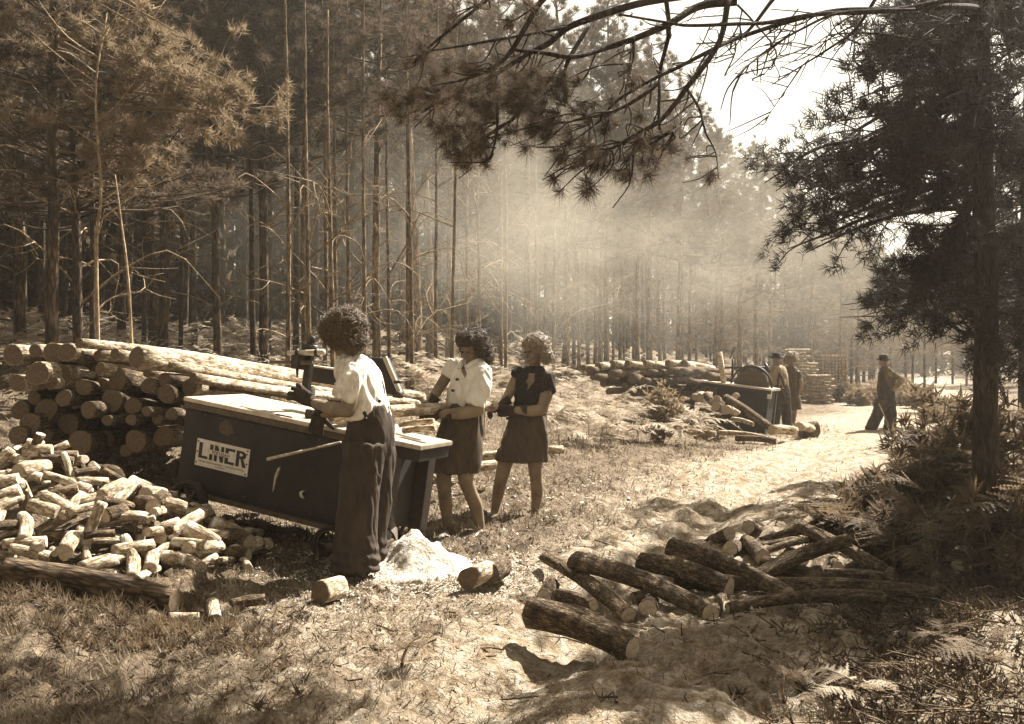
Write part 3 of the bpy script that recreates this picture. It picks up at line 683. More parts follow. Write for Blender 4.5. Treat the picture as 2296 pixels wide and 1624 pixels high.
# overhanging bough near the camera
def t4(x, y): return 826.6 + .36 * x, .36 * y
OV = empty('pine_bough', W(2120, 100, 4.6)); tag(OV, 'leafy pine bough hanging down over the track, its needle tufts against the light', 'bough'); OVL = np.array(OV.location)
limbs = [([(2290, 10), (2060, 40), (1870, 150), (1660, 240), (1480, 300), (1270, 355), (1080, 330), (900, 310)], .017), ([(2000, -30), (1700, 20), (1400, 110), (1230, 180), (1120, 270), (1000, 330), (890, 400), (760, 480), (600, 560), (430, 640), (330, 700)], .016),
 ([(3900, -60), (3300, 60), (2800, 90), (2500, 140), (2290, 150), (2000, 160), (1850, 140), (1560, 90)], .013), ([(2240, 0), (2180, 270), (1980, 550), (1830, 740), (1700, 820), (1560, 900), (1480, 930)], .013), ([(1850, -20), (1870, 200), (1820, 420), (1810, 600), (1810, 780), (1840, 900), (1800, 1020)], .010),
 ([(3700, 40), (3200, 60), (2900, 70), (2600, 140), (2296, 240), (2120, 320), (1930, 420), (1760, 500), (1560, 620), (1440, 740)], .014), ([(1800, 520), (1700, 600), (1560, 680), (1380, 730), (1200, 770)], .009), ([(1980, 550), (2060, 680), (2100, 830), (2160, 950), (2180, 1110)], .006), ([(1360, 180), (1240, 380), (1200, 520), (1100, 540), (960, 540)], .009),
 ([(1100, -20), (1040, 60), (880, 330), (760, 430), (640, 480), (500, 520)], .012), ([(760, -20), (700, 30), (380, 290), (270, 400)], .009), ([(1400, 120), (1240, 170), (850, 240), (500, 300), (300, 330)], .008), ([(1700, 830), (1640, 950), (1620, 1060)], .005), ([(1560, 900), (1440, 980), (1380, 1040)], .005), ([(1380, 730), (1370, 900), (1350, 1000)], .006), ([(1960, 1000 - 260), (1920, 800), (1890, 830)], .004),
 ([(800, 640), (800, 800), (770, 950), (740, 1000)], .007), ([(1000, 560), (900, 740), (800, 800), (660, 930), (610, 1000)], .008), ([(1560, 680), (1460, 740), (1300, 860), (1180, 930)], .006), ([(1830, 740), (1640, 860), (1520, 920), (1300, 940)], .007), ([(1250, 760), (1120, 770), (1070, 800)], .005), ([(2296, 30), (2400, 140), (2540, 330), (2460, 470)], .005), ([(3400, 60), (2950, 80), (2700, 180), (2500, 300), (2350, 420), (2290, 480)], .007), ([(1650, 240), (1640, 400), (1560, 480)], .006)]
TUFT_AT = []
for k, (pts, r) in enumerate(limbs):
    rg = np.random.RandomState(900 + k); g = Geo()
    dk = 4.05 + .25 * math.sin(k * 1.9)
    P = [np.array(W(*t4(*p), dk + .25 * max(0, (p[0] - 1800) / 900.) + .05 * rg.normal())) - OVL for p in pts]
    if k in (2, 5): P = [np.array(W(2199, -40 + 12 * k, 6.36)) - OVL] + P          # springs from the big pine
    stube(g, P, np.linspace(r, r * .35, len(P)), 6, len(P) * 5)
    C_ = crom(P, 40)
    for q in range(4 + len(pts)):
        c = C_[rg.randint(4, 39)]; e = c + np.array([-abs(rg.normal()) * .09, rg.normal() * .08, -abs(rg.normal()) * .07])
        stube(g, [c, (c + e) / 2 + rg.normal(size=3) * .02, e], [.0035, .0028, .0018], 4, 7)
        xs = (e[0] + OVL[0]) / (e[1] + OVL[1]) * F + CX
        if xs < 1330 and rg.rand() < .6: TUFT_AT.append((e, e - c))
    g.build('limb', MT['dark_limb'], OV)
for k, (pts, r) in enumerate([([(1561, 158), (1609, 107), (1632, -10)], .009), ([(1561, 99), (1660, 83), (1739, -8)], .009), ([(1731, 190), (1799, 147), (1862, 107), (1917, 67), (1965, -5)], .008), ([(1711, 277), (1759, 206), (1799, 147)], .004), ([(1640, 170), (1720, 115), (1736, 91), (1790, 20)], .004),
    ([(1739, 95), (1815, 107), (1862, 79), (1960, 75), (2060, 90)], .005), ([(1803, 143), (1854, 91), (1910, 59)], .004), ([(1690, 150), (1775, 120), (1850, 130), (1905, 145)], .004), ([(1480, 60), (1560, 20), (1640, -10)], .008), ([(1790, 40), (1770, 75), (1740, 100)], .004), ([(1640, 60), (1650, 110), (1625, 170)], .004), ([(1860, 34), (1880, 75), (1930, 100)], .005)]):
    rg = np.random.RandomState(940 + k); g = Geo(); P = [np.array(W(x, y, 4.5 + .06 * rg.normal())) - OVL for x, y in pts]; stube(g, P[::-1], np.linspace(r, r * .3, len(P)), 6, len(P) * 6); C_ = crom(P, 40)
    for q in range(7):
        c = C_[rg.randint(2, 36)]; e = c + np.array([-abs(rg.normal()) * .10, rg.normal() * .1, -rg.normal() * .06 - .03]); stube(g, [c, (c + e) / 2 + rg.normal(size=3) * .02, e], [.003, .0022, .001], 4, 7)
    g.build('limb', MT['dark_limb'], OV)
tuft = []
for k in range(4):
    rg = np.random.RandomState(700 + k); T = clump_tris(np.zeros((1, 3)) + rg.normal(size=(1, 3)) * .003, [[0, 0, 1]], 85, .070, .0032, .75, rg)
    g = Geo(); g.tris(T); tuft.append(g.build('needle_tuft', MT['needle'], link=False))
tp = [(270,620),(200,640),(330,640),(120,600),(160,680),(420,480),(450,560),(560,700),(640,660),(700,560),(640,800),(560,860),(620,920),(700,880),(750,990),(620,1010),(560,950),(480,880),(680,760),(850,880),(880,830),(900,700),(1000,600),(1050,560),(1100,640),(1170,580),(1230,640),(1280,680),(960,650),(1060,450),(1110,760),(1100,860),(1180,930),(1260,820),(1350,1000),(1370,930),(1400,1040),(1340,900),(1520,1030),(1590,1080),(1620,1060),(1640,1100),(1560,1000),(1720,1020),(1790,1000),(1900,790),(1900,940),(1880,900),(2150,1090),(2110,1090),(1630,480),(1640,520),(2060,470),(820,600),(760,640),(720,680),(880,560),(800,520),(1700,900),(1480,800),(1540,780),(1700,720),(1780,890),(520,780),(590,780),(660,830),(720,820),(540,820),(930,780),(960,560),(860,660),(1330,640),(1180,700),(1050,700),(600,600),(480,640),(380,600),(300,560),(700,940),(580,1000),(1390,980),(1310,1010),(1460,1010),(1550,1060),(450,800),(640,970),(1130,810),(1020,660),(740,590),(1240,570),(1400,640),(1140,480),(960,480)]
rg = np.random.RandomState(33)
for k, (x, y) in enumerate(tp):
    p = W(*t4(x, y), 4.05 + rg.normal() * .14) - OV.location
    dr = Vector((-.5 + rg.normal() * .6, rg.normal() * .6, -.35 + rg.normal() * .6)).normalized()
    ob('needle_tuft', tuft[k % 4], OV, p, dr.to_track_quat('Z', 'Y').to_euler(), rg.uniform(.75, 1.15))
    if k % 2 == 0:
        for q in range(1):
            ob('needle_tuft', tuft[(k + q) % 4], OV, p + Vector(rg.normal(size=3) * .045), Vector(rg.normal(size=3) + [-.4, 0, -.2]).to_track_quat('Z', 'Y').to_euler(), rg.uniform(.7, 1.1))

for k, (e, d) in enumerate(TUFT_AT):
    ob('needle_tuft', tuft[k % 4], OV, Vector(e), Vector(d).to_track_quat('Z', 'Y').to_euler(), rg.uniform(.7, 1.05))

# fans of thin branches on the tall trunk at the outer end of the stack
LT = [o for o in COL.objects if o.get('label', '').startswith('tallest dark pine')][0]
g_ = LT.location; Rz = LT.rotation_euler.to_matrix().inverted(); rg = np.random.RandomState(51)
for k in range(20):
    y0 = rg.uniform(60, 520); a = W(178, y0, 11.9); L = rg.uniform(90, 330); sl = rg.uniform(.5, 1.5); sgn = -1 if k % 5 == 0 else 1
    m = W(178 + sgn * L * .5, y0 - L * .32 * sl, 11.9 - rg.uniform(0, .5)); b = W(178 + sgn * L, y0 - L * sl, 11.9 - rg.uniform(0, 1))
    g = Geo(); P = [Rz @ (Vector(p) - g_) for p in (a, m, b)]; stube(g, P, [.014, .009, .003], 5, 12)
    for q in range(4):
        f = rg.uniform(.3, .9); c = np.array(P[0].lerp(P[2], f)) + rg.normal(size=3) * .03; e = c + rg.normal(size=3) * .12 + np.array(P[2] - P[0]) * .25; stube(g, [c, (c + e) / 2 + rg.normal(size=3) * .02, e], [.005, .004, .002], 4, 6)
    g.build('branch', MT['deadwood' if k % 3 else 'dark_limb'], LT)
# ------------------------------------------------------------ ferns, grass and litter
def frond_mesh(sd, lobes=True, npair=17):
    rg = np.random.RandomState(sd); T = []; g = Geo()
    t = np.linspace(0, 1, 12); R = np.stack([t * .95, .03 * np.sin(t * 3 + rg.rand() * 3), .16 * np.sin(t * 2.2) - .30 * t ** 2.2], -1)
    g.tube(R, np.linspace(.007, .002, 12), 4, False)
    for k in range(npair):
        f = .10 + .9 * k / npair; c = np.array([np.interp(f, t, R[:, i]) for i in range(3)]); d = np.array([np.interp(min(1, f + .05), t, R[:, i]) for i in range(3)]) - c; d = unit(d)
        l = .34 * (math.sin(min(1, (1 - f) * 1.25 + .05) * 1.45)) * rg.uniform(.85, 1.1)
        for sg in (-1, 1):
            if rg.rand() < .07: continue
            a = unit(np.array([.38 + rg.normal() * .12, sg, -.15 + rg.normal() * .16])); tip = c + a * l * rg.choice([1, 1, .95, 1.05, .6])
            n = max(3, int(l / .035)) if lobes else 1; w = .045 if lobes else .05
            for q in range(n):
                f0, f1 = q / n, (q + 1) / n; p = c + (tip - c) * f0; p2 = c + (tip - c) * f1; ww = w * (1 - f0 * .8) * l / .3 + .008
                if lobes:
                    m = (p + p2) / 2; T += [[p, p2, m + d * ww + (p2 - p) * .3 + [0, 0, rg.normal() * .006]], [p2, p, m - d * ww + (p2 - p) * .3 + [0, 0, rg.normal() * .006]]]
                else: T += [[p - d * ww * .6, p + d * ww * .6, p2]]
    g.tris(np.array(T)); return g
FR = [frond_mesh(k).build('frond', MT['fern'], link=False) for k in range(3)]
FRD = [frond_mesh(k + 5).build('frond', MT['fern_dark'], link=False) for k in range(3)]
g = Geo(); stube(g, [(0, 0, -.05), (.02, .01, .4), (.05, 0, .8), (.1, 0, 1)], [.008, .007, .005, .003], 5, 10)
STK = g.build('stalk', MT['deadwood'], link=False)
rf = np.random.RandomState(4)
def fern(x, y, h, size, label, group, dark=False, n=5, face=None):
    e = empty('bracken_fern', gp(x, y), rf.uniform(0, 6.28)); tag(e, label, 'fern', group)
    ob('stalk', STK, e, None, None, (1, 1, h))
    for k in range(n):
        f = rf.uniform(.5, 1.0); az = k * 6.28 / n + rf.uniform(-.4, .4)
        if face is not None and k < n // 2 + 1: az = face - e.rotation_euler[2] + rf.uniform(-.7, .7)
        ob('frond', (FRD if dark else FR)[rf.randint(3)], e, (.05 * f, 0, h * f), (rf.uniform(-.3, .3), rf.uniform(-.55, .15), az), size * rf.uniform(.75, 1.1))
    return e
GFR = 'bracken ferns under the big pine'
for k, (px, d, h, sz) in enumerate([(1905, 8.3, .34, .62), (1960, 7.6, .3, .6), (2040, 7.2, .34, .5), (2085, 7.0, .42, .45), (2130, 7.6, .7, .45), (1985, 8.4, .12, .5), (2170, 8.6, .5, .55), (2160, 8.2, .8, .5), (2230, 7.0, .8, .7), (2270, 6.2, .6, .6),
                                    (2235, 9.6, .85, .6), (2200, 10.2, .7, .5), (1940, 9.4, .25, .5), (1900, 7.4, .30, .6), (2000, 6.7, .34, .55), (2095, 6.6, .45, .55), (2180, 9.0, .9, .8), (2240, 8.6, .9, .8)]):
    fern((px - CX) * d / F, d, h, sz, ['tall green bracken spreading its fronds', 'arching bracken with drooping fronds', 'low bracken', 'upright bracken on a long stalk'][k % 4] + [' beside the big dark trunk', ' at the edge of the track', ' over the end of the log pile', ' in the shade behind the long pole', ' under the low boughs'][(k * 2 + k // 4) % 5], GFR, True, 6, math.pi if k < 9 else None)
GB2 = 'sunlit bracken before the far log stack'
for k, (px, d) in enumerate([(1275, 15.5), (1320, 17.2), (1345, 15.2), (1385, 17.5), (1432, 16.5), (1262, 18.8), (1300, 20.5), (1560, 17.5), (1535, 16.6), (1210, 19.0), (1125, 18.5), (960, 17.0), (1010, 16.2), (1085, 15.0), (1440, 20.2), (1500, 21.6), (1552, 22.0), (1255, 14.0)]):
    x = (px - CX) * d / F
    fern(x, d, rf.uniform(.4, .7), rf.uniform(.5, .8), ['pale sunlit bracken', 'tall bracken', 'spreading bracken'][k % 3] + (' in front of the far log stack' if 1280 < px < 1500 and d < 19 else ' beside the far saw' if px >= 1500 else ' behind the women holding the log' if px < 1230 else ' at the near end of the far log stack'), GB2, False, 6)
GB3 = 'small ferns on the near floor'
for px, d, sz, lb in [(1900, 4.30, .30, 'low fern with a pale ribbed frond at the front of the track'), (2110, 5.0, .3, 'shaded low fern under the big pine'), (900, 4.75, .16, 'small dark fern flattened on the sandy track'), (1760, 4.25, .2, 'small dark fern in the shade between the front log and the brushwood'), (2200, 4.6, .3, 'dark low fern by the edge of the brushwood')]:
    fern((px - CX) * d / F, d, .12, sz, lb, GB3, 'pale' not in lb, 4)
def bracken_mass():
    rg = np.random.RandomState(17); g = Geo(); base = frond_mesh(31, False, 11); V0 = np.concatenate(base.V); T0 = np.concatenate(base.T)
    n = 0
    while n < 2600:
        d = rg.uniform(8.8, 46); px = rg.uniform(-250, 2080); x = (px - CX) * d / F; s = float(road_s(x, d))
        if s < 3.2 or s > 17 or (d < 12.2 and x < -1.2): continue
        if s < 7 and vn(x * .5, d * .5) < -.05 + .1 * rg.rand(): continue
        if 4.6 < s < 7 and 19 < d < 23 and x > 1: continue
        n += 1; h = rg.uniform(.08, .52); sc = rg.uniform(.30, .70); az = rg.uniform(0, 6.28); ti = rg.uniform(-.5, .25)
        V = V0 * sc; V = np.stack([V[:, 0] * math.cos(ti) + V[:, 2] * math.sin(ti), V[:, 1], -V[:, 0] * math.sin(ti) + V[:, 2] * math.cos(ti)], -1)
        V = np.stack([V[:, 0] * math.cos(az) - V[:, 1] * math.sin(az), V[:, 0] * math.sin(az) + V[:, 1] * math.cos(az), V[:, 2]], -1) + [x, d, float(g0(x, d)) + h]
        g.add(V, None, T0)
    tag(g.build('bracken', MT['fern']), 'bracken covering the floor at the foot of the wood', None, None, 'stuff')
bracken_mass()
def grass():
    rg = np.random.RandomState(5); N = 150000
    d = 3.0 * np.exp(rg.rand(N) * math.log(24 / 3.0)); px = rg.uniform(-60, 2360, N); x = (px - CX) * d / F
    sm = sandm(x, d); cl = fbm(x * 1.7, d * 1.7, 3)
    keep = rg.rand(N) < np.clip((1 - sm) * (.85 + cl * .9) + .015, .01, 1)
    keep &= ~((np.hypot((x - HC[0]) / HR[0], (d - HC[1]) / HR[1]) < .75))
    x, d, cl = x[keep], d[keep], cl[keep]; n = len(x); z = gz(x, d)
    h = rg.uniform(.012, .05, n) * (1 + np.clip(cl, 0, .6)) * (1 + .02 * d); az = rg.uniform(0, 6.28, n); ln = rg.uniform(.2, 1.6, n); w = .0018 + .0005 * d
    b = np.stack([x, d, z - .004], -1); t = b + np.stack([np.cos(az) * h * ln, np.sin(az) * h * ln, h], -1); s = np.stack([-np.sin(az) * w, np.cos(az) * w, np.zeros(n)], -1)
    g = Geo(); g.tris(np.stack([b - s, b + s, t], 1)); tag(g.build('grass', MT['grass']), 'dry grass and litter of the trampled floor', None, None, 'stuff')
grass()
def chips():
    rg = np.random.RandomState(6); T = []
    N = 5000; d = rg.uniform(5.4, 12, N); x = rg.normal(-.6, 1.7, N); z = gz(x, d) + .008; L = rg.uniform(.003, .013, N) * (1 + .05 * d); w = L * rg.uniform(.15, .5, N); az = rg.uniform(0, 6.28, N)
    u = np.stack([np.cos(az) * L, np.sin(az) * L, rg.normal(size=N) * L * .3], -1); s = np.stack([-np.sin(az) * w, np.cos(az) * w, rg.normal(size=N) * w * .4], -1); b = np.stack([x, d, z], -1)
    g = Geo(); g.tris(np.concatenate([np.stack([b - u - s, b + u - s, b + u + s], 1), np.stack([b - u - s, b + u + s, b - u + s], 1)]))
    tag(g.build('wood_chips', simple('wood_chip', .2, .5, 3, bstr=0), smooth=False), 'pale wood chips strewn round the saw', None, None, 'stuff')
chips()
def needle_litter():
    rg = np.random.RandomState(16); N = 42000; d = 3.7 * np.exp(rg.rand(N) * math.log(14 / 3.7)); px = rg.uniform(-40, 2340, N); x = (px - CX) * d / F
    keep = (fbm(x * 1.9 + 30, d * 1.9, 3) + .25 * rg.normal(size=N)) > -.05; x, d = x[keep], d[keep]; n = len(x); L = rg.uniform(.012, .05, n) * (.7 + .06 * d); w = .0011 + .0003 * d; az = rg.uniform(0, 6.28, n)
    b = np.stack([x, d, gz(x, d) + .007], -1); u = np.stack([np.cos(az) * L, np.sin(az) * L, np.abs(rg.normal(size=n)) * L * .35], -1); s = np.stack([-np.sin(az) * w, np.cos(az) * w, 0 * w], -1)
    g = Geo(); g.tris(np.stack([b - u - s, b - u + s, b + u], 1)); tag(g.build('needle_litter', MT['bark']), 'dark fallen needles and twiglets littering the sand', None, None, 'stuff')
needle_litter()
def brush():
    rg = np.random.RandomState(8); g = Geo()
    for k in range(620):
        px = rg.normal(2050, 170) if k < 420 else rg.uniform(160, 2300); d = rg.uniform(3.6, 6.2) if k < 420 else rg.uniform(3.6, 9)
        x = (px - CX) * d / F; L = rg.uniform(.06, .38) * (1 if k < 420 else .6); az = rg.normal(2.5, .8); p = np.array([x, d, float(gz(x, d)) + .012]); u = np.array([math.cos(az), math.sin(az), rg.normal() * .15]) * L
        g.tube([p, p + u * .5 + rg.normal(size=3) * .02, p + u], [.0045, .004, .0015], 4, False)
    cc = []
    for k in range(900):
        px = rg.normal(2080, 160); d = rg.uniform(3.7, 6.4); x = (px - CX) * d / F; cc.append((x, d, float(gz(x, d)) + .02))
    cc = np.array(cc); g.tris(clump_tris(cc, np.tile([0, 0, 1.], (len(cc), 1)), 7, .07, .010, .5, rg))
    tag(g.build('brushwood', MT['bark']), 'broken twigs and dead fern strewn by the big pine', None, None, 'stuff')
brush()
def heath():
    rg = np.random.RandomState(19); cc = []; n = 0
    while n < 1500:
        if n % 3: px = rg.uniform(-20, 700); d = rg.uniform(4.0, 6.4)
        else: px = rg.uniform(700, 1560); d = rg.uniform(5.6, 15)
        x = (px - CX) * d / F; n += 1
        if float(sandm(x, d)) > .4 and rg.rand() < .9: continue
        if vn(x * 1.3, d * 1.3) < -.12 or math.hypot((x - HC[0]) / HR[0], (d - HC[1]) / HR[1]) < .9: continue
        cc.append((x, d, float(gz(x, d)) + .005))
    cc = np.array(cc); g = Geo(); up = np.tile([0, 0, 1.], (len(cc), 1)); g.tris(clump_tris(cc, up, 16, .075, .0065, .9, rg)); g.tris(clump_tris(cc[::2], up[::2], 6, .05, .016, .5, rg))
    tag(g.build('heath_growth', MT['fern_dark']), 'low heath plants and dead stalks among the litter', None, None, 'stuff')
heath()
def bush(name, label, c, rad, n, L, wd, mat, stems=5, nn=9, cat='bush', sd=1):
    e = empty(name, c); tag(e, label, cat); rg = np.random.RandomState(sd); g = Geo()
    for k in range(stems):
        a = rg.normal(size=3) * [rad[0] * .5, rad[1] * .5, 0] + [0, 0, rad[2] * rg.uniform(1.0, 1.7)]; stube(g, [(0, 0, -.05), a * .5 + rg.normal(size=3) * .05, a], [.014, .010, .003], 5, 8)
    g.build('stem', MT['deadwood'], e)
    cc = unit(rg.normal(size=(n, 3))) * (rg.rand(n, 1) ** .5) * rad; cc[:, 2] += rad[2] * .95
    g = Geo(); g.tris(clump_tris(cc, unit(cc + [0, 0, .1]), nn, L, wd, .5, rg)); g.build('foliage', MT[mat], e); return e
bush('leafy_bush', 'bright leafy bush standing behind the far saw', gp(*(lambda p: (p.x, p.y))(W(1670, 800, 25))), (.42, .4, .42), 240, .12, .055, 'leafy', 6, 9, 'bush', 2)
bush('young_sapling', 'broad leaved sapling growing in front of the far log stack', gp(*(lambda p: (p.x, p.y))(W(1484, 900, 17.2))), (.34, .3, .50), 300, .085, .042, 'leafy', 5, 8, 'sapling', 3)
for k, (px, d, r, zz) in enumerate([(1960, 7.9, .34, .30), (2060, 7.6, .40, .36), (2130, 7.4, .36, .5), (2235, 7.2, .42, .6), (2010, 7.1, .28, .22), (2100, 8.4, .4, .62), (2275, 6.2, .34, .4), (1890, 7.6, .24, .16)]):
    bush('dark_undergrowth', ['low dark thicket at the edge of the track under the fern fronds', 'dark thicket beside the long sloping log', 'dark thicket right beside the big pine trunk', 'tall dark thicket past the big pine trunk', 'small dark thicket over the log ends', 'tall dark thicket behind the fern stalks', 'dark thicket at the outer side of the big trunk', 'smallest dark thicket where the track bends'][k], gp((px - CX) * d / F, d), (r, r * .8, zz), 150, .11, .022, 'fern_dark', 9, 14, 'thicket', 60 + k)
bush('dark_bush', 'dark round bush beside the low cordwood', gp(*(lambda p: (p.x, p.y))(W(1884, 850, 36))), (.38, .38, .30), 120, .2, .06, 'needle', 5, 10, 'bush', 4)
for k, (px, d, r) in enumerate([(1925, 33, .42), (1958, 34, .5), (2030, 33, .55), (2065, 31, .5), (1905, 39, .5), (2000, 40, .8), (2120, 26, .45), (2090, 25, .3)]):
    bush('leafy_bush', 'pale sunlit bush ' + ['between the dark bush and the man', 'just behind the man with the hat', 'past the shoulder of the man', 'by the far trees past the man', 'at the end of the cordwood', 'beyond the man at the bend of the track', 'half shaded, nearest beyond the man', 'smallest, low by the track past the man'][k], gp((px - CX) * d / F, d), (r, r, r * .6), 220, .13, .055, 'leafy', 4, 9, 'bush', 10 + k)
# sawdust under the chute
MT['sawdust'] = simple('sawdust', .26, .55, 40, .95, 1.0, .02)
def sawdust():
    c = W(930, 1235, 6.75); n = 44; t = np.linspace(-1, 1, n); X, Y = np.meshgrid(t, t, indexing='ij'); R = np.hypot(X, Y)
    x = c.x + X * .40 + .0; y = c.y + Y * .42 - .02
    hgt = .26 * np.clip(1 - R + .22 * fbm(X * 3 + 4, Y * 3), 0, 1) ** 1.5 - .012 + .05 * fbm(x * 11, y * 11, 4) * (R < .95)
    V = np.stack([x, y, gz(x, y) * (R > .95) + (g0(x, y) + .02) * (R <= .95) + np.where(R > .98, -.06, hgt)], -1).reshape(-1, 3)
    i, j = np.meshgrid(np.arange(n - 1), np.arange(n - 1), indexing='ij'); a = i * n + j
    o = mk('sawdust_heap', V, np.stack([a, a + n, a + n + 1, a + 1], -1).reshape(-1, 4), MT['sawdust'])
    tag(o, 'white heap of sawdust spilling from the chute of the saw', 'sawdust')
sawdust()
def dusting():
    rg = np.random.RandomState(23); c = W(930, 1235, 6.75); N = 12000; r = .22 + np.abs(rg.normal(size=N)) * .34; a = rg.uniform(0, 6.28, N); x = c.x + np.cos(a) * r * 1.1; d = c.y - .1 + np.sin(a) * r; L = rg.uniform(.003, .010, N)
    b = np.stack([x, d, gz(x, d) + .006], -1); az = rg.uniform(0, 6.28, N); u = np.stack([np.cos(az) * L, np.sin(az) * L, rg.normal(size=N) * L * .4], -1); s = np.stack([-np.sin(az) * L, np.cos(az) * L, rg.normal(size=N) * L * .4], -1) * .7
    g = Geo(); g.tris(np.stack([b - u - s, b + u - s, b + s], 1)); tag(g.build('sawdust', MT['sawdust'], smooth=False), 'sawdust scattered over the ground round the white heap', None, None, 'stuff')
dusting()

# ------------------------------------------------------------ the portable saw bench
MT['paint'] = simple('dark_saw_paint', .010, .032, 5, .7, .5, .006, 9)
MT['rust'] = simple('rusty_iron', .05, .11, 20, .7, .4, .004)
MT['iron'] = simple('dark_iron', .02, .05, 24, .5, .3, .003, 5, metal=.3)
MT['steel'] = simple('worn_steel', .30, .5, 12, .38, .1, .002, 5, metal=.35)
MT['plate'] = simple('enamel_plate', .42, .62, 14, .5, .1, .001)
MT['ink'] = simple('black_enamel', .012, .02, 5, .5, 0)
MT['plank'] = bark('sawn_plank', .28, .42, .55, 6, 40, .3, .004)
MT['tyre'] = simple('tyre_rubber', .02, .05, 30, .85, .4, .004)
A_, B_ = W(415, 890, 7.6), W(945, 1000, 6.8)
ex = (B_ - A_); LEN = ex.length; ex = ex / LEN; ey = Vector((-ex.y, ex.x, 0)).normalized(); ez = ex.cross(ey)
MB_ = Matrix((ex, ey, ez)).transposed().to_4x4(); MB_.translation = B_
SAW = empty('saw_bench', B_); SAW.rotation_euler = MB_.to_euler()
tag(SAW, 'dark portable saw bench with a pale table top and lettered maker plate', 'saw bench')
MI = MB_.inverted(); CAM = MI @ Vector((0, 0, H))
def ML(px, py, yl):
    p = MI @ W(px, py, 5); d = p - CAM; t = (yl - CAM.y) / d.y; return CAM + d * t
def mbox(name, mat, lo, hi, parent=SAW, bev=.004, shear=None):
    bm = bmesh.new(); bmesh.ops.create_cube(bm, size=1)
    for v in bm.verts: v.co = Vector([(lo[i] + hi[i]) / 2 + v.co[i] * (hi[i] - lo[i]) for i in range(3)])
    if bev: bmesh.ops.bevel(bm, geom=bm.edges, offset=bev, segments=2, affect='EDGES')
    me = bpy.data.meshes.new(name); bm.to_mesh(me); bm.free(); me.materials.append(MT[mat]); return ob(name, me, parent)
bl = ML(470, 1108, .03); BZ = bl.z
# body
mbox('body', 'paint', (-LEN + .0, .02, BZ), (-.30, .62, -.035))
mbox('table_top', 'steel', (-LEN - .01, -.005, -.028), (-.36, .66, 0))
mbox('table_leaf', 'steel', (-.355, -.005, -.030), (.0, .43, 0))
mbox('leaf_apron', 'paint', (-.355, .012, -.11), (-.012, .41, -.032))
mbox('table_lip', 'rust', (-LEN - .006, .004, -.075), (-.31, .018, -.031))
mbox('side_panel', 'paint', (-LEN + .03, .008, BZ + .03), (-.34, .019, -.085), bev=.003)
mbox('bottom_rail', 'rust', (-LEN - .02, -.01, BZ - .035), (-.25, .05, BZ - .002))
mbox('bottom_rail', 'rust', (-LEN - .02, .56, BZ - .035), (-.25, .62, BZ - .002))
mbox('leg', 'iron', (-.296, .03, BZ - .02), (-.20, .13, -.112))
mbox('leg', 'iron', (-.296, .50, BZ - .02), (-.20, .60, -.112))
mbox('foot_bracket', 'rust', (-.32, .02, BZ - .16), (-.19, .15, BZ - .022))
for xs in ((-LEN + .05, -.36),):
    for xx in np.linspace(xs[0], xs[1], 12):
        for zz in (-.10, BZ + .045): g = Geo(); g.tube([(xx, .012, zz), (xx, .003, zz)], [.008, .006], 7); g.build('rivet', MT['rust'], SAW)
def wheel(c, r, w):
    n = 28; a = np.arange(n) * 2 * math.pi / n; prof = [(r * .80, -w), (r * .97, -w), (r, -w * .5), (r, w * .5), (r * .97, w), (r * .80, w)]
    V = np.array([[q * math.cos(t), y, q * math.sin(t)] for t in a for q, y in prof]); m = len(prof); Q = []
    for i in range(n):
        for j in range(m): Q.append([i * m + j, i * m + (j + 1) % m, ((i + 1) % n) * m + (j + 1) % m, ((i + 1) % n) * m + j])
    o = mk('wheel', V, np.array(Q), MT['tyre'], True, SAW, loc=c)
    g = Geo(); g.tube([(0, -w * 1.2, 0), (0, w * 1.2, 0)], [r * .2, r * .2], 14)
    for k in range(6):
        t = k * math.pi / 3; g.box((math.cos(t) * r * .48, 0, math.sin(t) * r * .48), (r * .7, .012, .022), Matrix.Rotation(-t, 3, 'Y'))
    g.build('hub', MT['rust'], o); g = Geo()
    for q in (-1, 1): pass
    V2 = np.array([[q * math.cos(t), y, q * math.sin(t)] for t in a for q, y in [(r * .72, -w * .7), (r * .81, -w * .7), (r * .81, w * .7), (r * .72, w * .7)]]); Q = []
    for i in range(n):
        for j in range(4): Q.append([i * 4 + j, i * 4 + (j + 1) % 4, ((i + 1) % n) * 4 + (j + 1) % 4, ((i + 1) % n) * 4 + j])
    mk('rim', V2, np.array(Q), MT['rust'], False, o)
wl = ML(431, 1122, -.02); wheel((wl.x, -.05, wl.z), .145, .035); wheel((wl.x, .68, wl.z), .145, .035)
wr = ML(903, 1166, .55); wheel((wr.x - .02, .66, wr.z - .03), .14, .035); wheel((-.55, -.03, BZ - .12), .14, .035)
g = Geo(); g.tube([(wl.x, -.05, wl.z), (wl.x, .68, wl.z)], [.018, .018], 8); g.build('axle', MT['iron'], SAW)
# maker plate: one sheet with blocky letters
pc = [ML(*p, .0) for p in ((443, 983), (562, 1008), (553, 1068), (436, 1043.5))]
px0, px1 = (pc[0].x + pc[3].x) / 2, (pc[1].x + pc[2].x) / 2; pz1, pz0 = (pc[0].z + pc[1].z) / 2, (pc[2].z + pc[3].z) / 2; PW, PH = px1 - px0, pz1 - pz0
plate = mbox('maker_plate', 'plate', (px0, -.001, pz0), (px1, .007, pz1), bev=.001)
def poly(name, polys, mat, y, parent, th=.0015):
    bm = bmesh.new()
    for P in polys:
        vs = [bm.verts.new((px0 + u * PW, y, pz0 + v * PH)) for u, v in P]; f = bm.faces.new(vs)
    bm.normal_update(); bmesh.ops.triangulate(bm, faces=bm.faces[:]); bm.normal_update()
    for f in bm.faces:
        if f.normal.y > 0: f.normal_flip()
    me = bpy.data.meshes.new(name); bm.to_mesh(me); bm.free(); me.materials.append(MT[mat]); return ob(name, me, parent)
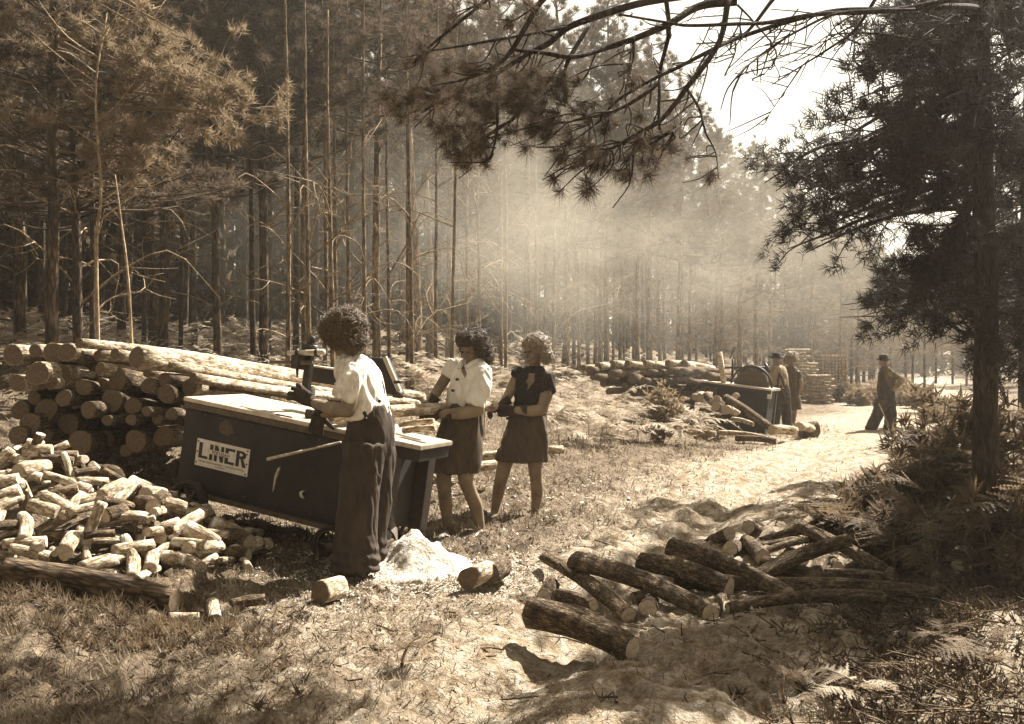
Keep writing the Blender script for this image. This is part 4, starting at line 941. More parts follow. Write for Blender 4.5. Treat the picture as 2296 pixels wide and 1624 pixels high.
def R_(x0, y0, x1, y1): return [(x0, y0), (x1, y0), (x1, y1), (x0, y1)]
y0, y1, mh = .30, .88, .125
L_ = [[(.055, .30), (.235, .30), (.235, .40), (.12, .40), (.12, .88), (.055, .88)]]
mid0, mid1 = .53, .68
I_ = [R_(.262, .30, .325, .88)]
N_ = [[(.352, .30), (.412, .30), (.412, .70), (.475, .30), (.53, .30), (.53, .88), (.475, .88), (.475, .50), (.412, .88), (.352, .88)]]
E_ = [[(.556, .30), (.738, .30), (.738, .395), (.62, .395), (.62, .54), (.72, .54), (.72, .64), (.62, .64), (.62, .785), (.738, .785), (.738, .88), (.556, .88)]]
ar = [(.86 + .085 * math.cos(t), .735 + .145 * math.sin(t)) for t in np.linspace(-1.25, math.pi / 2, 9)]
hol = [(.845 + .035 * math.cos(t), .745 + .05 * math.sin(t)) for t in np.linspace(math.pi / 2, -math.pi / 2, 6)]
R1 = [[(.765, .30), (.828, .30), (.828, .88), (.765, .88)], [(.828, .795), *hol[:1], *ar[::-1][:1], (.828, .88)][:0] or [(.828, .80), (.85, .80), (.86, .88), (.828, .88)], R_(.828, .60, .86, .69), [(.86, .88), (.85, .80), (.88, .775), (.93, .83), (.90, .87)], [(.93, .83), (.88, .775), (.885, .72), (.95, .72)], [(.95, .72), (.885, .72), (.86, .69), (.86, .60), (.90, .60), (.935, .64)], [(.845, .60), (.90, .60), (.965, .30), (.895, .30)]]
poly('letter', L_, 'ink', -.0032, plate); poly('letter', I_, 'ink', -.0032, plate); poly('letter', N_, 'ink', -.0032, plate); poly('letter', E_, 'ink', -.0032, plate); poly('letter', R1, 'ink', -.0032, plate)
poly('band', [[(.25, .525), (.75, .525), (.75, .685), (.25, .685)]], 'plate', -.0045, plate)
def text(name, s, u, v, size, width, parent, bold=.0):
    c = bpy.data.curves.new(name, 'FONT'); c.body = s; c.size = 1; c.align_x = 'LEFT'; c.offset = bold
    o = bpy.data.objects.new(name, c); COL.objects.link(o); dg = bpy.context.evaluated_depsgraph_get(); me = bpy.data.meshes.new_from_object(o.evaluated_get(dg)); bpy.data.objects.remove(o)
    co = np.zeros(len(me.vertices) * 3); me.vertices.foreach_get('co', co); co = co.reshape(-1, 3); w = co[:, 0].max() - co[:, 0].min(); h = co[:, 1].max()
    N = np.stack([px0 + (u + (co[:, 0] - co[:, 0].min()) / w * width) * PW, np.full(len(co), -.0055 if v > .4 else -.0034), pz0 + (v + co[:, 1] / h * size) * PH], -1); me.vertices.foreach_set('co', N.ravel().astype(np.float32)); me.materials.clear(); me.materials.append(MT['ink']); me.update()
    return ob(name, me, parent)
text('lettering', 'PORTASAW', .315, .535, .125, .34, plate, .012)
text('lettering', 'THE LINER CONCRETE MACHINERY CO NEWCASTLE UPON TYNE', .065, .165, .055, .87, plate, .01)
text('lettering', '& LONDON', .40, .07, .05, .17, plate, .01)
for u, v in ((.03, .90), (.03, .52), (.03, .12), (.965, .93), (.968, .45), (.965, .08), (.955, .80)):
    g = Geo(); c = (px0 + u * PW, -.004, pz0 + v * PH); g.tube([(c[0], 0, c[2]), (c[0], -.005, c[2])], [.006, .006], 8); g.build('rivet', MT['ink'], plate)
g = Geo(); rg = np.random.RandomState(2); c = ML(507, 961, .004); n = 18
V = [[c.x, .0045, c.z]] + [[c.x + .068 * (1 + .12 * rg.normal()) * math.cos(t), .0045, c.z + .052 * (1 + .12 * rg.normal()) * math.sin(t)] for t in np.arange(n) * 6.283 / n]
mk('old_badge', V, np.array([[0, 1 + k, 1 + (k + 1) % n] for k in range(n)]), simple('scraped_paint', .04, .10, 60, .8, .3, .002), False, SAW)
# lever, small curved handle, worn knob
p, q = ML(600, 1030, -.10), ML(764, 992, -.16); g = Geo(); m = p.lerp(q, .5)
g.tube([p, p.lerp(q, .48)], [.012, .010], 8); g.tube([p.lerp(q, .47), q], [.008, .008], 8); g.build('lever', MT['plank'], SAW)
p = [ML(*a, -.03) for a in ((627, 1049), (619, 1070), (612, 1103))]; g = Geo(); stube(g, p, [.010, .013, .004], 6, 10); g.build('handle', MT['steel'], SAW)
g = Geo(); c = ML(678, 1108, -.02); stube(g, [c + Vector((.012, 0, .022)), c + Vector((-.012, 0, .008)), c + Vector((-.004, 0, -.016)), c + Vector((.018, 0, -.026))], [.004, .010, .011, .003], 6, 12); g.build('catch', MT['steel'], SAW)
# clamp post with two cross bars
p, q = ML(684, 884, .40), ML(697, 768, .40); g = Geo(); R = np.array([[1, 0, 0], [0, 1, 0], [0, 0, 1]])
pz = (p + q) / 2; mbox('post', 'iron', (p.x - .026, .38, p.z - .02), (p.x + .026, .43, q.z))
g = Geo(); g.tube([(p.x, .405, q.z), (p.x + .005, .405, q.z + .045)], [.022, .018], 8); g.box((p.x, .405, q.z - .04), (.10, .08, .05)); g.build('post_cap', MT['iron'], SAW)
a, b = ML(646, 792, .34), ML(727, 790, .34); g = Geo(); g.tube([a, a.lerp(b, .18), a.lerp(b, .2), b], [.017, .017, .021, .022], 10); g.build('cross_bar', MT['steel'], SAW)
for xx in (666, 709): g = Geo(); c = ML(xx, 792, .34); g.tube([c, c + (b - a).normalized() * .02], [.032, .032], 12); g.build('collar', MT['iron'], SAW)
a, b = ML(606, 812, .32), ML(700, 814, .32); g = Geo(); g.tube([a, b], [.014, .014], 8); g.build('feed_rod', MT['rust'], SAW)
c = ML(668, 812, .33); mbox('clamp_block', 'iron', (c.x - .035, .29, c.z - .045), (c.x + .035, .37, c.z + .05)); g = Geo(); g.tube([c + Vector((0, 0, -.04)), c + Vector((.01, 0, -.11))], [.014, .006], 7); g.build('clamp_screw', MT['iron'], SAW)
# blade guard board and raised hood
a = [ML(697, 822, .52), ML(760, 830, .52), ML(760, 864, .52), ML(694, 856, .52)]
def slab(name, P, th, mat, parent=SAW):
    g = Geo(); P = [np.array(v) for v in P]; n = unit(np.cross(P[1] - P[0], P[3] - P[0])); n = n if n[1] > 0 else -n
    V = P + [v + n * th for v in P]; g.add(V, [[0, 1, 2, 3], [7, 6, 5, 4], [0, 4, 5, 1], [1, 5, 6, 2], [2, 6, 7, 3], [3, 7, 4, 0]]); return g.build(name, MT[mat], parent, False)
a[1] = ML(830, 840, .52); a[2] = ML(830, 876, .52)
slab('guard_board', a, .03, 'paint'); slab('guard_lit_edge', [ML(697, 819, .515), ML(830, 837, .515), ML(830, 841, .515), ML(697, 822.5, .515)], .04, 'plank')  # pale strip stands in for light on the board's top edge
slab('hood', [ML(826, 802, .50), ML(857, 803, .50), ML(893, 888, .50), ML(846, 880, .50)], .10, 'paint')
slab('hood_edge', [ML(857.5, 803, .50), ML(860.5, 803, .52), ML(897, 888, .52), ML(893.5, 888, .50)], .03, 'steel'); g = Geo(); c = ML(884, 857, .49); g.tube([c, c + Vector((.05, 0, .01))], [.012, .012], 8); c = ML(893, 885, .49); g.box(c, (.05, .06, .045)); g.build('hood_hinge', MT['iron'], SAW)
# circular blade in its slot
bc = Vector((-.62, .30, -.10)); n = 60; V = [[bc.x, bc.y + s * .0015, bc.z] for s in (-1, 1)]
for s in (-1, 1):
    for k in range(n): r = .235 if k % 2 else .215; t = k * 2 * math.pi / n; V.append([bc.x + r * math.cos(t), bc.y + s * .0015, bc.z + r * math.sin(t)])
T = [[0, 2 + k, 2 + (k + 1) % n] for k in range(n)] + [[1, 2 + n + (k + 1) % n, 2 + n + k] for k in range(n)]; Q = [[2 + k, 2 + n + k, 2 + n + (k + 1) % n, 2 + (k + 1) % n] for k in range(n)]
mk('saw_blade', V, [np.array(Q), np.array(T)], MT['steel'], False, SAW)
# fittings lying on the table
c = ML(640, 941, .03); mbox('slot_plate', 'iron', (c.x - .09, .03, .0015), (c.x + .05, .045, .008))
c = ML(694, 922, .16); mbox('fence_block', 'iron', (c.x - .03, .15, .001), (c.x + .03, .19, .06))
# chute
def chute():
    g = Geo(); st = [(838, 1150, .10, .06), (856, 1165, .05, .11), (862, 1195, -.02, .14), (858, 1222, -.08, .15)]; V = []; m = 9
    for px, py, yl, hw in st:
        c = ML(px, py, yl)
        for k in range(m): t = math.pi * (k / (m - 1)); V.append([c.x + math.cos(t) * hw * .8, c.y - .02, c.z + math.sin(t) * hw * .85])
        for k in range(m - 1, -1, -1): t = math.pi * (k / (m - 1)); V.append([c.x + math.cos(t) * hw * .72, c.y - .02, c.z + math.sin(t) * hw * .77])
    k2 = 2 * m; Q = [[i * k2 + j, i * k2 + (j + 1) % k2, (i + 1) * k2 + (j + 1) % k2, (i + 1) * k2 + j] for i in range(3) for j in range(k2)]
    mk('chute', V, np.array(Q), MT['rust'], True, SAW)
chute()
# offcuts on the leaf
for a, b, dy, r, lb in [((897, 953), (972, 944), .30, .020, 'pale slab offcut lying on the table leaf, the rear one'), ((905, 966), (976, 960), .20, .022, 'pale slab offcut lying on the table leaf, the front one')]:
    p, q = MB_ @ ML(*a, dy), MB_ @ ML(*b, dy); log('offcut', p, q, r, r * .9, lb, 'offcut', 'offcuts on the table', 'bark_pale', (.004, .004), 14, 10, .09)
# the log being sawn
LA, LB = W(726, 936, 7.02), W(1108, 911, 8.75)
log('log', LA, LB, .050, .042, 'pale log held by the three women across the saw table', 'log', None, 'bark_pale', (.01, .012), 22, 30, .03)

# ------------------------------------------------------------ far log stack, far saw, cordwood
def z7(x, y): return 1285.8 + .24 * x, 753.1 + .24 * y
GK = 'logs in the far stack'
far = [(230, 290, 42), (360, 270, 46), (500, 262, 36), (280, 440, 42), (545, 400, 50), (740, 262, 36), (895, 330, 38), (880, 258, 36), (1030, 262, 42), (1015, 332, 32), (1090, 338, 40), (1075, 430, 34), (620, 492, 34), (990, 500, 30), (720, 420, 34), (430, 350, 34), (960, 420, 32), (1230, 372, 46), (150, 322, 42), (600, 330, 38), (180, 382, 36), (860, 420, 32), (1150, 345, 34), (640, 420, 36), (800, 340, 40), (350, 360, 40), (400, 440, 38), (480, 470, 38), (700, 340, 36), (560, 540, 34), (760, 500, 36), (880, 500, 34), (330, 520, 36), (1160, 430, 36), (1280, 400, 36), (90, 300, 34), (660, 250, 30), (1340, 400, 32)]
for k, (x, y, r) in enumerate(far):
    px, py = z7(x, y); d = 20.3 + .25 * math.sin(k * 2.7) + .0018 * (x - 600); p = W(px, py, d); rr = r * .24 * d / F * .92; dv = Vector((.5 + .15 * math.sin(k * 1.3), .85, -.06 + .05 * math.cos(k * 2))).normalized()
    top = 'top row' if y < 300 else 'second row' if y < 370 else 'middle' if y < 450 else 'bottom'; side = 'near end' if x < 350 else 'inner half' if x < 700 else 'half towards the far saw' if x < 1000 else 'end by the far saw'
    log('log', p, p + dv * 2.3, rr, rr * .88, f'{"thick" if r > 41 else "thin" if r < 34 else "barked"} log end in the {top} of the far stack, {side}', 'log', GK, 'bark_mid' if y > 300 else 'bark_pale', (.05 * math.sin(k * 4), .03), 12, 8, .05, 'cut_dull', (0,))
GQ = 'logs lying round the far saw'
for a, da, b, db, r, lb in [((1130, 578), 19.6, (1165, 560), 20.8, .055, 'small log end under the bench of the far saw'), ((1182, 578), 19.5, (1215, 560), 20.8, .075, 'round pale log end under the bench of the far saw'), ((1235, 562), 19.6, (1290, 620), 19.2, .07, 'log sloping down beneath the far saw bench'), ((1330, 602), 19.3, (1375, 640), 19.9, .09, 'round log end in the middle of the heap at the far saw'),
    ((1330, 662), 19.1, (1395, 700), 19.8, .085, 'log end under the round one at the far saw'), ((1425, 692), 18.9, (1520, 710), 19.8, .085, 'pale log end low in the heap at the far saw'), ((1510, 570), 19.8, (1530, 565), 20.8, .06, 'small log end beside the slanting log'), ((1010, 600), 19.5, (1095, 615), 20.0, .06, 'log at the outer side of the far saw heap'),
    ((1415, 575), 19.3, (1840, 862), 18.6, .072, 'long log slanting down from the far saw to the track'), ((1850, 880), 18.4, (2070, 892), 18.8, .085, 'log with a broad pale end lying at the feet of the far women'), ((2105, 852), 19.6, (2225, 870), 20.4, .09, 'log with a pale round end lying past the feet of the far women'), ((1180, 690), 19.2, (1420, 800), 19.0, .05, 'dark log at the bottom of the far saw heap'),
    ((1000, 905), 17.9, (1330, 915), 17.7, .05, 'white pole on the floor before the far saw heap'), ((1360, 905), 17.8, (1790, 950), 17.2, .045, 'long white pole on the floor before the far saw'), ((1520, 960), 17.3, (1900, 990), 16.9, .05, 'barked pole lying nearest on the floor before the far saw'), ((1480, 780), 18.9, (1680, 830), 18.6, .045, 'pale split log under the slanting log')]:
    p, q = W(*z7(*a), da), W(*z7(*b), db)
    for v in (p, q): v.z = max(v.z, float(gz(v.x, v.y)) + r * .7)
    log('log', p, q, r, r * .92, lb, 'log', GQ, 'bark_pale' if 'pale' in lb or 'white' in lb else 'bark_mid', (.02, .02), 14, 8, .04)
# far saw
fa, fb = W(*z7(1100, 405), 21.4), W(*z7(1850, 500), 20.6); fx = fb - fa; FL = fx.length; fx /= FL; fy = Vector((-fx.y, fx.x, 0)).normalized(); fz = fx.cross(fy)
FM = Matrix((fx, fy, fz)).transposed().to_4x4(); FM.translation = fb; FS = empty('saw_bench', fb); FS.rotation_euler = FM.to_euler(); tag(FS, 'second saw bench further off, its round blade showing above the table', 'saw bench')
FI = FM.inverted(); FC = FI @ Vector((0, 0, H))
def M7(x, y, yl):
    p = FI @ W(*z7(x, y), 15); d = p - FC; t = (yl - FC.y) / d.y; return FC + d * t
fl = FI @ fa
mbox('body', 'paint', (-FL + .55, .03, -.95), (-.05, .6, -.06), FS); mbox('table_top', 'steel', (-FL, 0, -.045), (0, .65, 0), FS); mbox('table_lip', 'iron', (-FL, -.012, -.10), (-.0, -.002, -.035), FS)
for xx in (-FL + .06, -FL + .5): mbox('leg', 'rust', (xx - .035, .03, -1.05), (xx + .035, .10, -.05), FS)
mbox('leg', 'iron', (-.10, .5, -1.05), (-.03, .58, -.05), FS)
c = M7(1835, 548, -.004); mbox('maker_plate', 'plate', (c.x - .05, -.002, c.z - .09), (c.x + .03, .028, c.z + .09), FS)
c = M7(1660, 480, .3); n = 56; V = [[c.x, .298, -.02], [c.x, .304, -.02]]; rr = .36
for yy in (.298, .304):
    for k in range(n): r = rr if k % 2 else rr * .95; t = k * 2 * math.pi / n; V.append([c.x + r * math.cos(t), yy, -.02 + r * math.sin(t)])
mk('saw_blade', V, [np.array([[2 + k, 2 + n + k, 2 + n + (k + 1) % n, 2 + (k + 1) % n] for k in range(n)]), np.array([[0, 2 + k, 2 + (k + 1) % n] for k in range(n)] + [[1, 2 + n + (k + 1) % n, 2 + n + k] for k in range(n)])], MT['rust'], False, FS)
t = np.linspace(.05, math.pi - .05, 20); g = Geo(); g.tube(np.stack([c.x + .41 * np.cos(t), np.full(20, .30), -.02 + .41 * np.sin(t)], -1), np.full(20, .022), 6); g.build('blade_guard', MT['iron'], FS)
a, b = M7(1410, 300, .45), M7(1838, 294, .45); g = Geo(); g.tube([a, b], [.022, .022], 6); g.build('cross_bar', MT['iron'], FS)
slab('guard_board', [M7(1550, 300, .47), M7(1835, 296, .47), M7(1825, 345, .47), M7(1555, 348, .47)], .04, 'paint', FS)
a, b = M7(1482, 425, .4), M7(1490, 215, .4); g = Geo(); g.tube([a, b], [.03, .022], 6); a, b = M7(1460, 215, .4), M7(1510, 100, .4); g.tube([a, b], [.012, .010], 6); g.build('post', MT['iron'], FS)
a, b = M7(1405, 440, .12), M7(1362, 152, .12); g = Geo(); g.box((a + b) / 2, (.10, .05, (a - b).length), Matrix.Rotation(math.atan2(b.x - a.x, b.z - a.z), 3, 'Y')); g.build('prop', MT['plank'], FS)
a, b = M7(1788, 255, .2), M7(1838, 345, .2); g = Geo(); g.tube([a, b], [.03, .03], 6); g.build('feed_lever', MT['iron'], FS)
# cordwood
MT['cord'] = simple('cordwood_end', .16, .36, 6, .9, .3, .01)
def cordwood(label, x0, y0, x1, y1, d, dep, sd, wall):
    rg = np.random.RandomState(sd); a, b = W(x0, y1, d), W(x1, y0, d); g = Geo(); r = .055; zb = float(g0((a.x + b.x) / 2, d)) - .05; nz = max(2, int((b.z - zb) / (2 * r))); nx = max(3, int((b.x - a.x) / (2 * r)))
    for k in range(nz):
        z = zb + r + k * 2 * r
        if k % 2 == 0 or not wall:
            for i in range(nx):
                x = a.x + r + (b.x - a.x - 2 * r) * i / (nx - 1); q = r * rg.uniform(.75, 1); g.tube([(x, d + rg.normal() * .03, z), (x, d + dep, z)], [q, q], 7)
        else:
            for j in range(3): y = d + .05 + j * dep / 2.4; q = r * rg.uniform(.8, 1); g.tube([(a.x - .03 + rg.normal() * .03, y, z), (b.x + .05 + rg.normal() * .03, y, z)], [q, q], 7)
    o = g.build('cordwood', MT['cord'], smooth=False); tag(o, label, 'cordwood', 'stacked cordwood at the end of the clearing', 'stuff')
cordwood('tall tower of crossed cordwood behind the far women', 1772, 780, 1812, 850, 36, .8, 1, True)
cordwood('narrow lower cordwood tower beside the tall one', 1811, 811, 1834, 850, 36.3, .7, 2, True)
cordwood('long cordwood stack half behind the dark bush', 1842, 794, 1902, 852, 39, .9, 3, False)
cordwood('low cordwood stack in front of the taller ones', 1822, 836, 1868, 862, 34.5, .8, 4, True)
# smoke of sawdust and exhaust drifting before the wood
def smoke():
    bm = bmesh.new(); bmesh.ops.create_icosphere(bm, subdivisions=4, radius=1)
    me = bpy.data.meshes.new('smoke'); bm.to_mesh(me); bm.free(); o = ob('smoke', me, None, (-.9, 20.6, 3.8), None, (8.2, 2.6, 3.5))
    t = NT('sawdust_smoke'); tc = t.n('TexCoord'); ln = t.n('VectorMath', operation='LENGTH'); t.l(tc.outputs['Object'], ln.inputs[0])
    mpn = t.n('Mapping'); mpn.inputs['Scale'].default_value = (1.8, .6, 1.1); mpn.inputs['Rotation'].default_value = (0, .5, 0); t.l(tc.outputs['Object'], mpn.inputs[0]); ns = t.noise(mpn.outputs[0], 1.6, 5, .6); a = t.n('Math', operation='MULTIPLY_ADD'); a.inputs[1].default_value = 1.9; t.l(ns, a.inputs[0]); t.l(ln.outputs['Value'], a.inputs[2])
    r = t.n('MapRange', interpolation_type='SMOOTHSTEP'); r.inputs[1].default_value = 1.85; r.inputs[2].default_value = 1.0; r.inputs[3].default_value = 0; r.inputs[4].default_value = SMOKE_D; t.l(a.outputs[0], r.inputs[0])
    v = t.n('VolumePrincipled'); v.inputs['Color'].default_value = (1, .88, .68, 1); v.inputs['Anisotropy'].default_value = .25; t.l(r.outputs[0], v.inputs['Density']); t.l(v.outputs[0], t.out.inputs['Volume'])
    me.materials.append(t.m); tag(o, 'pale cloud of sawdust smoke hanging before the wood', None, None, 'stuff')
SMOKE_D = .10
smoke()
def veil():
    bm = bmesh.new(); bmesh.ops.create_icosphere(bm, subdivisions=4, radius=1); me = bpy.data.meshes.new('smoke'); bm.to_mesh(me); bm.free(); o = ob('smoke', me, None, (7.5, 33, 4.6), None, (11, 7, 4.6))
    t = NT('drifting_dust'); tc = t.n('TexCoord'); ln = t.n('VectorMath', operation='LENGTH'); t.l(tc.outputs['Object'], ln.inputs[0])
    r = t.n('MapRange', interpolation_type='SMOOTHSTEP'); r.inputs[1].default_value = 1.0; r.inputs[2].default_value = .3; r.inputs[3].default_value = 0; r.inputs[4].default_value = .012; t.l(ln.outputs['Value'], r.inputs[0])
    v = t.n('VolumePrincipled'); v.inputs['Color'].default_value = (1, .88, .68, 1); v.inputs['Anisotropy'].default_value = .4; t.l(r.outputs[0], v.inputs['Density']); t.l(v.outputs[0], t.out.inputs['Volume'])
    me.materials.append(t.m); tag(o, 'thin veil of dust before the far trees of the clearing', None, None, 'stuff')
veil()
def haze():
    g = Geo(); g.box((0, 110, 5.5), (1400, 900, 17)); t = NT('thin_haze'); v = t.n('VolumePrincipled'); v.inputs['Color'].default_value = (1, .90, .74, 1); v.inputs['Density'].default_value = .0012; v.inputs['Anisotropy'].default_value = .6; t.l(v.outputs[0], t.out.inputs['Volume'])
    o = g.build('haze', t.m, None, False); tag(o, 'thin dusty summer haze', None, None, 'stuff')
HAZE = True
if HAZE: haze()
# ------------------------------------------------------------ people
MT['skin'] = simple('skin', .11, .24, 7, .6, .3, .004, spec=.3)
MT['skin_far'] = MT['skin']
def cloth(name, v0, v1, sc=10, fold=.5, dots=None, weave=True):
    t = NT(name); n = t.noise(t.coords((sc, sc, sc * .5)), 1, 5, .6); col = t.ramp(n, [(.3, v0), (.72, v1)])
    if dots:
        vo = t.n('TexVoronoi'); vo.inputs['Scale'].default_value = dots; t.l(t.coords(1), vo.inputs['Vector']); vo.inputs['Randomness'].default_value = .6
        lt = t.n('Math', operation='LESS_THAN'); lt.inputs[1].default_value = .17; t.l(vo.outputs['Distance'], lt.inputs[0])
        mx = t.n('Mix', data_type='RGBA'); t.l(lt.outputs[0], mx.inputs[0]); t.l(col, mx.inputs[6]); mx.inputs[7].default_value = C(.3); col = mx.outputs[2]
    return t.bsdf(col, .9, n, fold, .012, spec=.15, sheen=.0)
MT['shirt_pale'] = cloth('pale_print_shirt', .42, .80, 34)
MT['blouse_pale'] = cloth('pale_blouse', .50, .68, 12)
MT['blouse_dots'] = cloth('dark_dotted_blouse', .014, .026, 12, .5, 95)
MT['denim'] = cloth('dark_dungaree_cloth', .03, .065, 16, .6)
MT['skirt'] = cloth('brown_skirt_cloth', .045, .095, 20, .5)
MT['dress'] = cloth('dark_dress_cloth', .05, .10, 8)
MT['shirt_far'] = cloth('worn_shirt', .18, .30, 8)
MT['shirt_dim'] = cloth('shaded_work_shirt', .07, .14, 8)  # darker shirt, the shade on the man put into the cloth colour
MT['glove'] = cloth('dark_work_glove', .025, .06, 30, .8)
MT['hair_dark'] = simple('dark_curly_hair', .05, .20, 45, .6, .5, .004, spec=.25)
MT['hair_brown'] = simple('brown_hair', .03, .12, 40, .6, .5, .004, spec=.2)
MT['hair_fair'] = simple('fair_hair', .16, .36, 40, .5, .5, .004, spec=.5)
MT['shoe'] = simple('worn_leather', .03, .06, 20, .6, .3, .003)
MT['eye'] = simple('eye', .02, .03, 5, .3, 0); MT['lip'] = simple('lip', .12, .16, 9, .5, 0); MT['button'] = simple('button', .04, .06, 9, .4, 0)
MT['felt'] = simple('felt_hat', .02, .045, 20, .95, .3, .004)
def remeshed(g, name, mat, parent, vox, smooth=3, fold=0, fs=(16, 16, 5), seed=0, fold2=0, f2=(0, 0, 0)):
    o = g.build(name, None, None); me0 = o.data
    m = o.modifiers.new('r', 'REMESH'); m.mode = 'VOXEL'; m.voxel_size = vox; m.use_smooth_shade = True
    if smooth: m = o.modifiers.new('s', 'SMOOTH'); m.iterations = smooth; m.factor = .5
    dg = bpy.context.evaluated_depsgraph_get(); me = bpy.data.meshes.new_from_object(o.evaluated_get(dg)); bpy.data.objects.remove(o); bpy.data.meshes.remove(me0)
    me.name = name; me.materials.clear(); me.materials.append(MT[mat])
    n = len(me.vertices); co = np.zeros(n * 3, np.float32); me.vertices.foreach_get('co', co); co = co.reshape(-1, 3).astype(float)
    if fold:
        no = np.zeros(n * 3, np.float32); me.vertices.foreach_get('normal', no); no = no.reshape(-1, 3)
        q = co * np.array(fs) + seed * 7.7; d = fbm(q[:, 0] + .7 * q[:, 2] + 3 * vn(q[:, 2], q[:, 0]), q[:, 1] + .4 * q[:, 2], 3); d = 1 - np.abs(d) * 3
        co = co + no * (d * fold)[:, None]
        if fold2:
            zz = co[:, 2]; wgt = np.clip(1 - np.abs(zz - f2[0]) / f2[1], 0, 1); co = co + no * (np.sin(zz * f2[2] + 5 * vn(co[:, 0] * 9, co[:, 1] * 9)) * fold2 * wgt)[:, None]
        me.vertices.foreach_set('co', co.astype(np.float32).ravel())
    me.polygons.foreach_set('use_smooth', np.ones(len(me.polygons), bool)); me.update(); return ob(name, me, parent)
class Fig:
    def __init__(s, d, foot, fwd, label):
        s.d = d; f = W(*foot, d); s.root = empty('person', f); tag(s.root, label, 'person'); s.o = np.array(f); s.L = {}; s.k = d / F
        s.f = unit(np.array([fwd[0], fwd[1], 0.])); s.lat = np.array([-s.f[1], s.f[0], 0])
    def p(s, x, y, dd=0): return np.array(W(x, y, s.d + dd)) - s.o
    def g(s, n): return s.L.setdefault(n, Geo())
    def tube(s, n, pts, r, cap=True, seg=14):
        P = np.array([s.p(*q) for q in pts]); r = np.array(r, float) * s.k; nn = len(P) * 5; C_ = crom(P, nn); R = np.interp(np.linspace(0, 1, nn), np.linspace(0, 1, len(r)), r)
        if cap:
            a, b = unit(C_[0] - C_[1]), unit(C_[-1] - C_[-2]); C_ = np.vstack([C_[0] + a * R[0] * .9, C_[0] + a * R[0] * .6, C_, C_[-1] + b * R[-1] * .6, C_[-1] + b * R[-1] * .9]); R = np.concatenate([[R[0] * .4, R[0] * .8], R, [R[-1] * .8, R[-1] * .4]])
        s.g(n).tube(C_, R, seg)
    def loft(s, n, rings, seg=28, wave=0, nw=7):
        Rg = np.array([list(s.p(x, y, dd)) + [a * s.k, b * s.k] for x, y, dd, a, b in rings]); m = len(rings) * 4; Rg = crom(Rg, m); an = np.arange(seg) * 2 * math.pi / seg; V = []
        for i, q in enumerate(Rg):
            w = 1 + wave * (i / m) * np.sin(an * nw + 1.3)
            V.append(q[:3] + (np.cos(an) * w)[:, None] * q[3] * s.lat + (np.sin(an) * w)[:, None] * q[4] * s.f)
        V = np.array(V).reshape(-1, 3); i, j = np.meshgrid(np.arange(m - 1), np.arange(seg), indexing='ij'); j2 = (j + 1) % seg
        Q = np.stack([i * seg + j, (i + 1) * seg + j, (i + 1) * seg + j2, i * seg + j2], -1).reshape(-1, 4); k = np.arange(seg); k2 = (k + 1) % seg; o = (m - 1) * seg; N = len(V)
        V = np.vstack([V, Rg[0, :3], Rg[-1, :3]]); T = np.vstack([np.stack([np.full(seg, N), k, k2], -1), np.stack([np.full(seg, N + 1), o + k2, o + k], -1)]); s.g(n).add(V, Q, T)
    def ell(s, n, c, r, M=None):
        u, v = np.meshgrid(np.linspace(0, 2 * math.pi, 17)[:-1], np.linspace(0, math.pi, 10)[1:-1], indexing='xy'); V = np.stack([np.cos(u) * np.sin(v), np.sin(u) * np.sin(v), np.cos(v)], -1).reshape(-1, 3)
        V = np.vstack([V, [0, 0, 1], [0, 0, -1]]) * r; V = V @ (np.array(M).T if M is not None else np.eye(3)) + c
        m = 16; i, j = np.meshgrid(np.arange(7), np.arange(m), indexing='ij'); j2 = (j + 1) % m; Q = np.stack([i * m + j, (i + 1) * m + j, (i + 1) * m + j2, i * m + j2], -1).reshape(-1, 4); k = np.arange(m); k2 = (k + 1) % m
        T = np.vstack([np.stack([np.full(m, 8 * m), k, k2], -1), np.stack([np.full(m, 8 * m + 1), 7 * m + k2, 7 * m + k], -1)]); s.g(n).add(V, Q, T)
    def head(s, x, y, dd, f, size=1.0, n='body'):
        c = s.p(x, y, dd); f = unit(np.array(f, float)); sd = unit(np.cross(np.array([0, 0, 1.]), f)); u = np.cross(f, sd); M = np.stack([sd, f, u], 1); z = size
        E = lambda a, b, c_, r: s.ell(n, c + (sd * a + f * b + u * c_) * z, np.array(r) * z, M)
        E(0, -.012, .030, (.074, .092, .088)); E(0, .022, -.040, (.056, .066, .072)); E(0, .056, -.098, (.026, .026, .020)); E(0, .04, -.07, (.045, .045, .04))
        for q in (-1, 1): E(q * .076, -.01, -.012, (.009, .020, .030)); E(q * .036, .062, -.028, (.022, .018, .022)); E(q * .028, .080, .026, (.024, .012, .009))
        E(0, .094, -.012, (.009, .012, .026)); E(0, .104, -.030, (.015, .015, .011)); E(0, .082, -.062, (.022, .012, .007)); E(0, .080, -.074, (.018, .012, .006))
        for q in (-1, 1):
            g = Geo(); gg = Fig.__new__(Fig); gg.L = {}; gg.ell('e', c + (sd * q * .030 + f * .0815 + u * .006) * z, np.array((.013, .007, .007)) * z, M); gg.L['e'].build('eye', MT['eye'], s.root)
        gg = Fig.__new__(Fig); gg.L = {}; gg.ell('e', c + (f * .0885 - u * .068) * z, np.array((.020, .0075, .0055)) * z, M); gg.L['e'].build('mouth', MT['lip'], s.root)
        return c, f, sd, u
